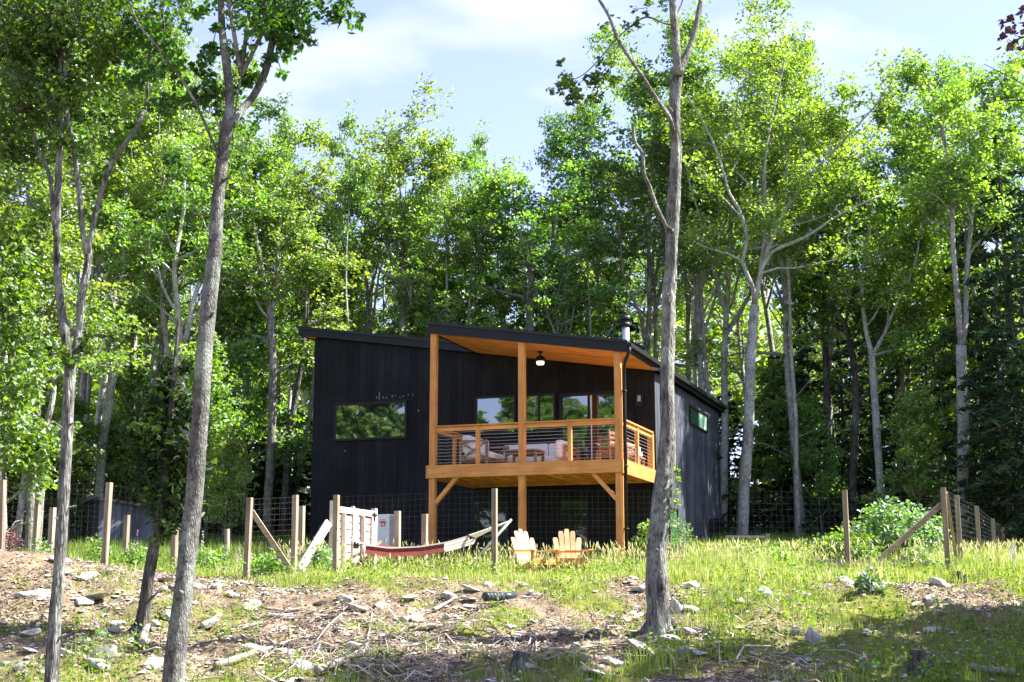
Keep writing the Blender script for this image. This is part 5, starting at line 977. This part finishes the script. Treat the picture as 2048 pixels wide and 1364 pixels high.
for k, a in enumerate([("large round glossy green shrub behind the slanting brace at the right end of the fence", 1800, 1000, 1120, 190, 29.5, 'shrub', 3200, .11), ("light green bush left of the large round shrub, behind a fence post", 1700, 1050, 1130, 130, 28.5, 'leaf_young', 1700, .09), ("low bright bush left of the raised garden bed", 1600, 1085, 1135, 90, 29.5, 'leaf_young', 800, .08), ("leafy green bush at the house corner, left of the rough bank tree", 1292, 1045, 1125, 44, 29.5, 'leaf_young', 520, .10), ("feathery pale bush right of the rough bank tree, before the side wall", 1362, 1030, 1120, 60, 29.8, 'leaf_young', 620, .06), ("green bush at the foot of the pale garden gate", 632, 1080, 1150, 60, 26.9, 'shrub', 620, .07), ("bright green bush in front of the black shed, right of a fence post", 262, 1082, 1125, 40, 28.5, 'leaf_young', 500, .08), ("yellow-green bush left of the shed's lit wall", 200, 1065, 1118, 50, 30.5, 'leaf_young', 420, .08), ("small dark red shrub at the left edge of the photo", 8, 1052, 1108, 52, 28, 'leaf_copper', 700, .06), ("leafy weeds around the fence posts left of the shed", 92, 1080, 1112, 70, 29.5, 'shrub', 500, .08), ("low green bush under the fence brace left of the gate", 535, 1115, 1165, 100, 26.4, 'leaf_young', 900, .07), ("bushy green growth at the foot of the big smooth tree, in front of the woods", 420, 1090, 1135, 90, 30, 'leaf_young', 800, .08), ("dark leafy seedling among grass at the end of the right dirt patch", 1742, 1140, 1196, 44, 22.9, 'shrub', 260, .09), ("leafy light green weeds before the big pale forked tree, left of the low railing's end", 1500, 1085, 1125, 70, 31, 'leaf_young', 600, .07), ("broad low green bush between the side wall boulder and the bushes at right", 1545, 1095, 1140, 80, 28, 'leaf_young', 700, .08), ("dull green bush at the right end of the raised bed, under the slanting brace", 1845, 1095, 1140, 70, 27.8, 'shrub', 500, .08), ("feathery tall weeds right of the fence's corner post", 1950, 1085, 1135, 60, 28, 'leaf_young', 450, .06), ("young green plant beside the low grey railing's end post", 1560, 1068, 1100, 36, 36, 'leaf_young', 260, .1)]):
    shrub(*a, seed=k)
def foxglove(px, y0, y1, Y, label, m='pinkflower', seed=0):
    rng = np.random.default_rng(700 + seed); X = at(px, y1, Y)[0]; g = gz(X, Y); h = max(.25, at(px, y0, Y)[2] - g); t = thing("foxglove", label, "flower", (X, Y, g), 0, "foxgloves in the grass")
    mb = MB(seed); ln = rng.normal() * .05; mb.tube([(0, 0, -.05), (ln, 0, h * .5), (ln * 1.5, 0, h)], [.007, .005, .002], 5); mb.build("stem", M['shrub'], t)
    q = 26; z = rng.uniform(.5, 1, q); a = rng.uniform(0, 6.28, q); r = .035 * (1.25 - z); C = np.stack([ln * 1.4 * z + np.cos(a) * r, np.sin(a) * r, z * h], 1); leaves("flower_spike", C, .036, M[m], t, rng, up=.1, wid=.4)
    leaves("leaf", clump(rng, (0, 0, .1), .12, 12, .6), .12, M['shrub'], t, rng)
for k, a in enumerate([(404, 1060, 1110, 30, "white foxglove spikes right of the big smooth tree", 'cushion'), (451, 1094, 1118, 30, "pink foxglove just left of the thin grey back post", 'pinkflower'), (484, 1090, 1120, 30, "pink foxglove between the thin grey post and the braced fence post", 'pinkflower'), (470, 1106, 1128, 29, "small pale pink foxglove low in front of the thin grey back post", 'pinkflower'), (503, 1106, 1125, 28, "magenta foxglove touching the braced fence post's right side", 'pinkflower'), (552, 1106, 1132, 30, "pale pink foxglove under the fence brace", 'pinkflower'), (577, 1098, 1130, 29, "pink foxglove left of the paired posts under the brace", 'pinkflower'), (274, 1060, 1108, 30, "pale pink foxglove leaning against the shed's right corner", 'pinkflower'), (1270, 1068, 1110, 29.5, "lone pink foxglove by the house corner, left of the rough bank tree", 'pinkflower'), (1736, 1308, 1345, 18.4, "small purple foxglove in the shaded grass at lower right", 'pinkflower'), (1981, 1190, 1245, 20.6, "tall purple foxglove at the right edge of the dirt patch", 'pinkflower'), (1936, 1170, 1240, 21, "bluish foxglove standing left of the tall purple one", 'pinkflower'), (6, 1275, 1310, 18.6, "purple foxglove in the grass at the lower left corner", 'pinkflower'), (204, 1232, 1256, 20.2, "tiny purple flower on the bank between the two left trees", 'pinkflower'), (77, 1238, 1258, 20.2, "tiny purple flower left of the rough forked tree's trunk", 'pinkflower')]):
    foxglove(*a[:4], a[4], 'pinkflower' if a[5] != 'cushion' else 'cushion', k)
# ------------------------------------------------------------------ ground cover: grass, seed heads, weeds, litter, gravel, brush
rng = np.random.default_rng(42)
def scatter(n, x0, x1, y0, y1, f):
    X = rng.uniform(x0, x1, n); Y = rng.uniform(y0, y1, n); inside = np.abs(X) < .385 * Y + .4; p = f(X, Y); k = (rng.random(n) < p) & inside
    return X[k], Y[k]
def not_house(X, Y):
    dx, dy = X - HC[0], Y - HC[1]; a = dx * E1[0] + dy * E1[1]; b = dx * E2[0] + dy * E2[1]
    return ~((a > -9.8) & (a < .1) & (b > 3.1) & (b < 11.6))
def blades(name, X, Y, h, w, m, tint, label, bend=.35):
    n = len(X); Z = ground(X, Y) - .02; a = rng.uniform(0, 6.28, n); lx, ly = np.cos(a), np.sin(a); b = bend * h * rng.uniform(.2, 1.2, n)
    f = rng.uniform(0, 6.28, n); px_, py_ = np.cos(f) * w / 2, np.sin(f) * w / 2
    v0 = np.stack([X - px_, Y - py_, Z], 1); v1 = np.stack([X + px_, Y + py_, Z], 1)
    mX, mY, mZ = X + lx * b * .35, Y + ly * b * .35, Z + h * .6
    v2 = np.stack([mX + px_ * .75, mY + py_ * .75, mZ], 1); v3 = np.stack([mX - px_ * .75, mY - py_ * .75, mZ], 1); v4 = np.stack([X + lx * b, Y + ly * b, Z + h * .97], 1)
    V = np.stack([v0, v1, v2, v3, v4], 1).reshape(-1, 3); i = np.arange(n) * 5
    o = raw_mesh(name, V, [np.stack([i, i + 1, i + 2, i + 3], 1), np.stack([i + 3, i + 2, i + 4], 1)], M[m], None, np.repeat(np.clip(tint, 0, 1), 5)); tag(o, label, kind="stuff"); return o
X, Y = scatter(210000, -11.5, 12.5, 17, 32.5, lambda x, y: grassiness(x, y) ** 1.3 * np.where(y < 23.4, .5, .85) * not_house(x, y))
tall = sst(25.4, 27.2, Y + 1.2 * (fbm(X * .6, Y * .6, 51) - .5)) * (1 - .35 * sst(-3, -5, X)); lush = sst(2.6, 5, X) * sst(23.5, 25.5, Y)
hh = (.07 + .08 * rng.random(len(X)) + .12 * vn(X * 2, Y * 2, 61) ** 1.5) * (1 + .45 * tall + .9 * lush) * rng.uniform(.55, 1.3, len(X)) * (.45 + 1.15 * vn(X * 1.1 + 3, Y * 1.4, 63))
hh *= np.where((X > .0) & (X < 2.0) & (Y > 26.2) & (Y < 28.6), .5, 1)
hh *= np.where((X > 5.0) & (X < 8.3) & (Y > 25.2) & (Y < 27.7), .6, 1)
hh *= np.where((X > -3.6) & (X < 1.8) & (Y > 25), .72, 1)
tn = .42 + .6 * (fbm(X * .8, Y * .8, 71) - .4) + rng.normal(0, .18, len(X)) + .22 * sst(23.2, 24.6, Y) - .0
blades("grass", X, Y, hh, .011 + .004 * rng.random(len(X)), 'grass', tn, "grass covering the level ground in front of the house and patches of the bank")
X, Y = scatter(80000, -12, 15, 30, 43, lambda x, y: not_house(x, y) * (.35 + .6 * (np.abs(x) > 4)))
blades("rear_grass", X, Y, (.2 + .45 * rng.random(len(X))), .02, 'grass', .4 + rng.normal(0, .2, len(X)), "rank grass growing beside and behind the house to the wood's edge")
X, Y = scatter(4300, -4.6, 12, 26.2, 31.6, lambda x, y: (grassiness(x, y) > .5) * not_house(x, y) * (.35 + .65 * vn(x * 1.3, y * 1.3, 15)))
hs_ = rng.uniform(.28, .70, len(X)) * np.where((X > -3.2) & (X < 1.8) & (Y < 28.6), .55, 1); o1 = blades("seed_grass", X, Y, hs_, .006, 'grass', np.full(len(X), .85), "tall stems of seeding grass before the deck", bend=.18)
n = len(X); a = o1.data.vertices; co = np.empty(len(a) * 3, np.float32); a.foreach_get("co", co); tip = co.reshape(-1, 5, 3)[:, 4]
L_ = rng.uniform(.07, .15, n); dd = rng.normal(size=(n, 3)) * .35 + np.array([0, 0, 1]); dd /= np.linalg.norm(dd, axis=1)[:, None]; sd_ = np.cross(dd, rng.normal(size=(n, 3))); sd_ /= np.linalg.norm(sd_, axis=1)[:, None]; s2_ = np.cross(dd, sd_); V = []
for k in (0, 1): q = (sd_, s2_)[k]; V.append(np.stack([tip - dd * .02, tip + dd * L_[:, None] * .4 + q * .012, tip + dd * L_[:, None], tip + dd * L_[:, None] * .4 - q * .012], 1))
V = np.concatenate(V).reshape(-1, 3); i = np.arange(2 * n) * 4; o = raw_mesh("seed_heads", V, np.stack([i, i + 1, i + 2, i + 3], 1), M['grass'], None, np.repeat(np.clip(rng.normal(.97, .1, 2 * n), .6, 1), 4)); tag(o, "pale feathery seed heads on the tall grass before the deck", kind="stuff")
X, Y = scatter(9000, -8, 11, 17.2, 31, lambda x, y: np.clip(.16 + grassiness(x, y), 0, 1) * .55 * sst(.42, .6, fbm(x * 1.1, y * 1.1, 81)) * not_house(x, y))
P = np.stack([X, Y, ground(X, Y) + .05], 1); C = np.concatenate([P + rng.normal(size=P.shape) * np.array([.06, .06, .05]) + np.array([0, 0, .04 * k]) for k in range(7)])
o = leaves("weeds", C, .065, M['weed'], None, rng, tint=rng.normal(.5, .22, len(C))); tag(o, "low leafy weeds scattered through the grass and over the bank", kind="stuff")
X, Y = scatter(60000, -8.5, 9.5, 16.6, 26.5, lambda x, y: np.clip(1.05 - grassiness(x, y), .06, 1) * (.25 + .75 * sst(.35, .6, fbm(x * 1.3, y * 1.3, 91))))
o = leaves("leaf_litter", np.stack([X, Y, ground(X, Y) + .012 + .02 * rng.random(len(X))], 1), .05, M['litter'], None, rng, up=1.3, wid=.34, tint=rng.normal(.5, .27, len(X))); tag(o, "dry brown leaf litter and wood chips spread over the bank", kind="stuff")
X, Y = scatter(14000, -8.5, 9.5, 16.6, 26, lambda x, y: np.clip(1 - .8 * grassiness(x, y), .05, 1) * (.2 + .8 * sst(.4, .62, fbm(x * .9 + 5, y * .9, 95))))
n = len(X); s_ = .012 + .04 * rng.random(n) ** 2.2; base_ = np.array([(1, 0, 0), (.3, .9, 0), (-.8, .5, 0), (-.7, -.7, 0), (.5, -.85, 0), (.1, .1, .75), (0, 0, -.5)])
V = np.stack([X, Y, ground(X, Y) + s_ * .2], 1)[:, None, :] + (base_[None] * rng.uniform(.6, 1.3, (n, 7, 1))) * s_[:, None, None] * np.array([1.2, 1.0, .8]); i = (np.arange(n) * 7)[:, None]
tri = np.array([(0, 1, 5), (1, 2, 5), (2, 3, 5), (3, 4, 5), (4, 0, 5), (1, 0, 6), (2, 1, 6), (3, 2, 6), (4, 3, 6), (0, 4, 6)])
o = raw_mesh("gravel", V.reshape(-1, 3), (i[:, :, None] + tri[None]).reshape(-1, 3), M['gravel'], None, np.repeat(np.clip(rng.normal(.6, .25, n), 0, 1), 7)); tag(o, "small broken stones strewn over the bank", kind="stuff")
X, Y = scatter(6500, -7.5, 7.5, 16.6, 23, lambda x, y: np.clip(.1 + .9 * sst(.42, .62, fbm(x * .8 + 3, y * .8, 99)) * sst(22.6, 20, y), 0, 1) * sst(4.6, 2.4, np.abs(x - .3) - .2 * (22 - y)))
mb = MB(44)
for x, y in zip(X, Y):
    l = .12 + .85 * rng.random() ** 2.4; a = rng.normal() * .9 + (0 if rng.random() < .6 else 1.5); r = .003 + .012 * rng.random() ** 2; hp = .02 + .34 * math.exp(-((x + 2.7) / 1.1) ** 2 - ((y - 18.0) / .8) ** 2) + .26 * math.exp(-((x - .7) / 1.0) ** 2 - ((y - 18.7) / .7) ** 2); d = np.array([math.cos(a), math.sin(a), 0]) * l / 2; p = np.array([x, y, 0])
    A, B = p - d, p + d; A[2] = gz(A[0], A[1]) + .01 + (.06 + hp) * rng.random() ** 1.6; B[2] = gz(B[0], B[1]) + .01 + (.08 + hp) * rng.random() ** 1.6; c = (A * 2 + B) / 3 + rng.normal(size=3) * .09 * l; c2 = (A + B * 2) / 3 + rng.normal(size=3) * .09 * l; mb.tube([A, c, c2, B], [r, r * .9, r * .7, r * .35], 4, tint=rng.normal(.6, .25), cap=False)
o = mb.build("brushwood", M['stick2']); tag(o, "tangle of dry sticks and brush lying over the lower bank", kind="stuff")
# ------------------------------------------------------------------ rocks, logs, stumps
def rockmesh(seed, flat):
    bm = bmesh.new(); bmesh.ops.create_icosphere(bm, subdivisions=3, radius=1); rg = np.random.default_rng(seed); pl = [(v / np.linalg.norm(v), rg.uniform(.5, .85)) for v in rg.normal(size=(9, 3))]
    for v in bm.verts:
        c = np.array(v.co); 
        for nrm, d in pl:
            e = c @ nrm - d
            if e > 0: c = c - nrm * e * .93
        c = c * (1 + .08 * (vn(c[0] * 3 + seed, c[1] * 3 + c[2] * 2, seed) - .5)); v.co = Vector(c * np.array([1.15, .9, flat]))
    me = bpy.data.meshes.new("rock"); bm.to_mesh(me); bm.free(); me.materials.append(M['rock']); return me
ROCK = [rockmesh(900 + k, f) for k, f in enumerate((.75, .5, .9, .4, .65, .55, .8))]
def rock(p, s, k, rot, label, group=None, sink=.25):
    o = bpy.data.objects.new("rock", ROCK[k % 7]); COL.objects.link(o); o.location = (p[0], p[1], gz(p[0], p[1]) + s[2] * (.5 - sink)); o.scale = s; o.rotation_euler = rot; return tag(o, label, "rock", group)
for k, (px, py, wpx, hpx, lab, up_) in enumerate([(210, 1312, 46, 36, "large rounded pale boulder on the bank between the two left trees", 0), (170, 1290, 24, 24, "smaller pale stone just left of the large rounded boulder", 0), (125, 1310, 46, 16, "flat pale stone left of the large rounded boulder, by the rough trunk's base", 0), (178, 1202, 70, 16, "long flat grey slab in the grass right of the rough forked trunk", 0), (232, 1252, 36, 16, "flat stone on the bank near the leaning tree's base", 0), (326, 1164, 36, 18, "flat stone lying between the leaning tree and the thick smooth tree", 0), (240, 1122, 40, 28, "mossy pale boulder in front of the shed beside a fence post", 0), (612, 1338, 54, 22, "broad pale flat stone on the lower bank left of the cables", 0), (1342, 1288, 40, 32, "pale block of stone right of the rough tree's foot", 0), (1372, 1306, 34, 18, "flat stone beside the pale block at the rough tree's foot", 0), (1352, 1230, 22, 44, "dark upright slab leaning on the rough tree's right side", 1), (1378, 1222, 36, 16, "small pale slab behind the rough tree's right side", 0), (1268, 1272, 30, 16, "pale stone just left of the rough tree's foot", 0), (1398, 1312, 30, 14, "grey stone at the right end of the cluster by the rough tree", 0), (1628, 1290, 28, 40, "upright pointed pale stone in the shaded grass at lower right", 1), (1610, 1326, 34, 18, "wide pale stone lying below the upright pointed one", 0), (1592, 1268, 16, 18, "small pale stone above the upright pointed one", 0), (1185, 1350, 44, 24, "pale stone at the bottom edge, left of the rough tree", 0), (1225, 1330, 40, 20, "pale stone on the lower bank right of the bottom edge stone", 0), (1392, 1130, 62, 34, "large white boulder in tall grass near the house's side wall", 0), (1420, 1122, 26, 36, "smaller white boulder joined to the large white one's right", 0), (1868, 1262, 36, 14, "flat grey stone in the shaded grass below the dirt patch", 0), (820, 1200, 30, 14, "pale stone on the sunlit bank left of the black pipe", 0), (900, 1196, 30, 13, "pale stone just left of the black pipe's mouth", 0), (940, 1205, 22, 12, "small pale stone between the pipe and the stone left of it", 0), (465, 1196, 26, 14, "pale stone on the dirt right of the thick smooth tree", 0), (640, 1212, 26, 14, "pale stone in the grass edge at the top of the grey cable", 0), (1050, 1340, 40, 22, "buff stone at the bottom edge, between cables and stump", 0), (1880, 1215, 12, 8, "tiny dark stone on the pale dirt patch", 0), (60, 1305, 30, 12, "flat stone in the shaded grass left of the rough trunk", 0)]):
    p = on_ground(px, py); s = wpx / F * p[1] / 2 * 1.15; hz = 1.15 * hpx / F * p[1] / 2; rock(p, (s, s * .8, hz * 1.25), k if not up_ else 2, (rf.uniform(-.2, .2), rf.uniform(-.25, .25), rf.uniform(-.5, .5)), lab)
cnt = 0
while cnt < 230:
    x, y = rf.uniform(-8, 8.4), rf.uniform(16.8, 24.5)
    if abs(x) > .37 * y or rf.random() < float(grassiness(x, y)) * .85: continue
    s = .035 + .15 * rf.random() ** 2.2; rock((x, y), (s * rf.uniform(.9, 1.5), s, s * rf.uniform(.5, .9)), cnt, (rf.uniform(-.4, .4), rf.uniform(-.4, .4), rf.uniform(0, 6.28)), "loose pale stone among the litter of the bank", "small loose stones on the bank"); cnt += 1
def log(label, pts, w0, w1, seed, lift=.03, m='stick', name="dead_branch", cat="branch"):
    P = []
    for i, (px, py) in enumerate(pts): p = on_ground(px, min(py, 1358)); P.append((p[0], p[1], gz(p[0], p[1]) + lift + (w0 + (w1 - w0) * i / (len(pts) - 1)) / F * p[1] * .4, (w0 + (w1 - w0) * i / (len(pts) - 1)) / 2 / F * p[1]))
    s = cr(P, .06); mb = MB(seed); mb.tube(s[:, :3], s[:, 3], 9, ridge=.25, seed=seed); rg = np.random.default_rng(seed)
    for k in range(3): q = s[int(len(s) * rg.uniform(.3, .95))]; d = rg.normal(size=3) * .16; d[2] = abs(d[2]) * .6; mb.tube([q[:3], q[:3] + d * .6, q[:3] + d], [q[3] * .4, q[3] * .3, .002], 5)
    return tag(mb.build(name, M[m], smooth=True), label, cat)
for k, a in enumerate([("thick pale log slanting up to the right on the lower bank near the cables", [(632, 1360), (680, 1336), (716, 1316)], 17, 12), ("long pale branch lying level between the cables and the stump", [(712, 1340), (760, 1342), (804, 1344)], 9, 5), ("dark curved branch heap end at the lower left of the brush", [(430, 1345), (480, 1330), (510, 1312), (548, 1296)], 14, 8), ("long thin grey branch across the brush left of the grey cable", [(520, 1310), (580, 1290), (640, 1276)], 7, 4), ("pale forked branch above the brush right of the pale cable", [(868, 1226), (890, 1214), (908, 1204)], 8, 5), ("long bare branch running left from the rough tree's foot", [(1282, 1296), (1200, 1300), (1130, 1306), (1040, 1312)], 6, 3), ("twisted dark root reaching left from the rough tree's base", [(1300, 1238), (1276, 1242), (1250, 1252)], 13, 6), ("grey splintered branch below the pale stones right of the rough tree", [(1330, 1310), (1344, 1326), (1352, 1340)], 8, 6), ("thin straight dead stick at lower right in the shaded grass", [(1572, 1350), (1600, 1328), (1650, 1304)], 6, 3), ("long grey log in the shaded grass at the lower right corner", [(1930, 1345), (1980, 1350), (2030, 1354)], 12, 10), ("dark bent branch on the dirt right of the thick smooth tree", [(404, 1262), (424, 1250), (440, 1240)], 13, 7), ("dead stump root leaning below the dark leaning tree", [(282, 1300), (288, 1278), (294, 1262)], 17, 12), ("long dark stick on the bank below the gate posts", [(530, 1224), (575, 1228), (610, 1222)], 6, 3)]): log(*a, seed=60 + k)
def stump(label, px, py, wpx, hpx, seed):
    p = on_ground(px, py); r = wpx / 2 / F * p[1]; h = hpx / F * p[1]; mb = MB(seed); mb.tube([(0, 0, -.1), (0, 0, .03), (.01, 0, h * .5), (.02, .01, h)], [r * 1.35, r * 1.15, r, r * .95], 16, ridge=.3, seed=seed); t = thing("tree_stump", label, "stump", (p[0], p[1], gz(p[0], p[1]))); mb.build("bark", M['bark_dark'], t, True)
    mb = MB(seed); mb.tube([(.02, .01, h + .001), (.022, .01, h + .012)], [r * .82, r * .8], 14); mb.build("cut_face", M['stick'], t)
stump("weathered grey tree stump in the shaded grass at lower right", 1840, 1342, 40, 36, 1); stump("small low stump behind the fence's corner post in the grass", 1918, 1162, 30, 16, 2); stump("rotten split stump in the brush at the bottom middle of the bank", 1040, 1338, 34, 28, 3)
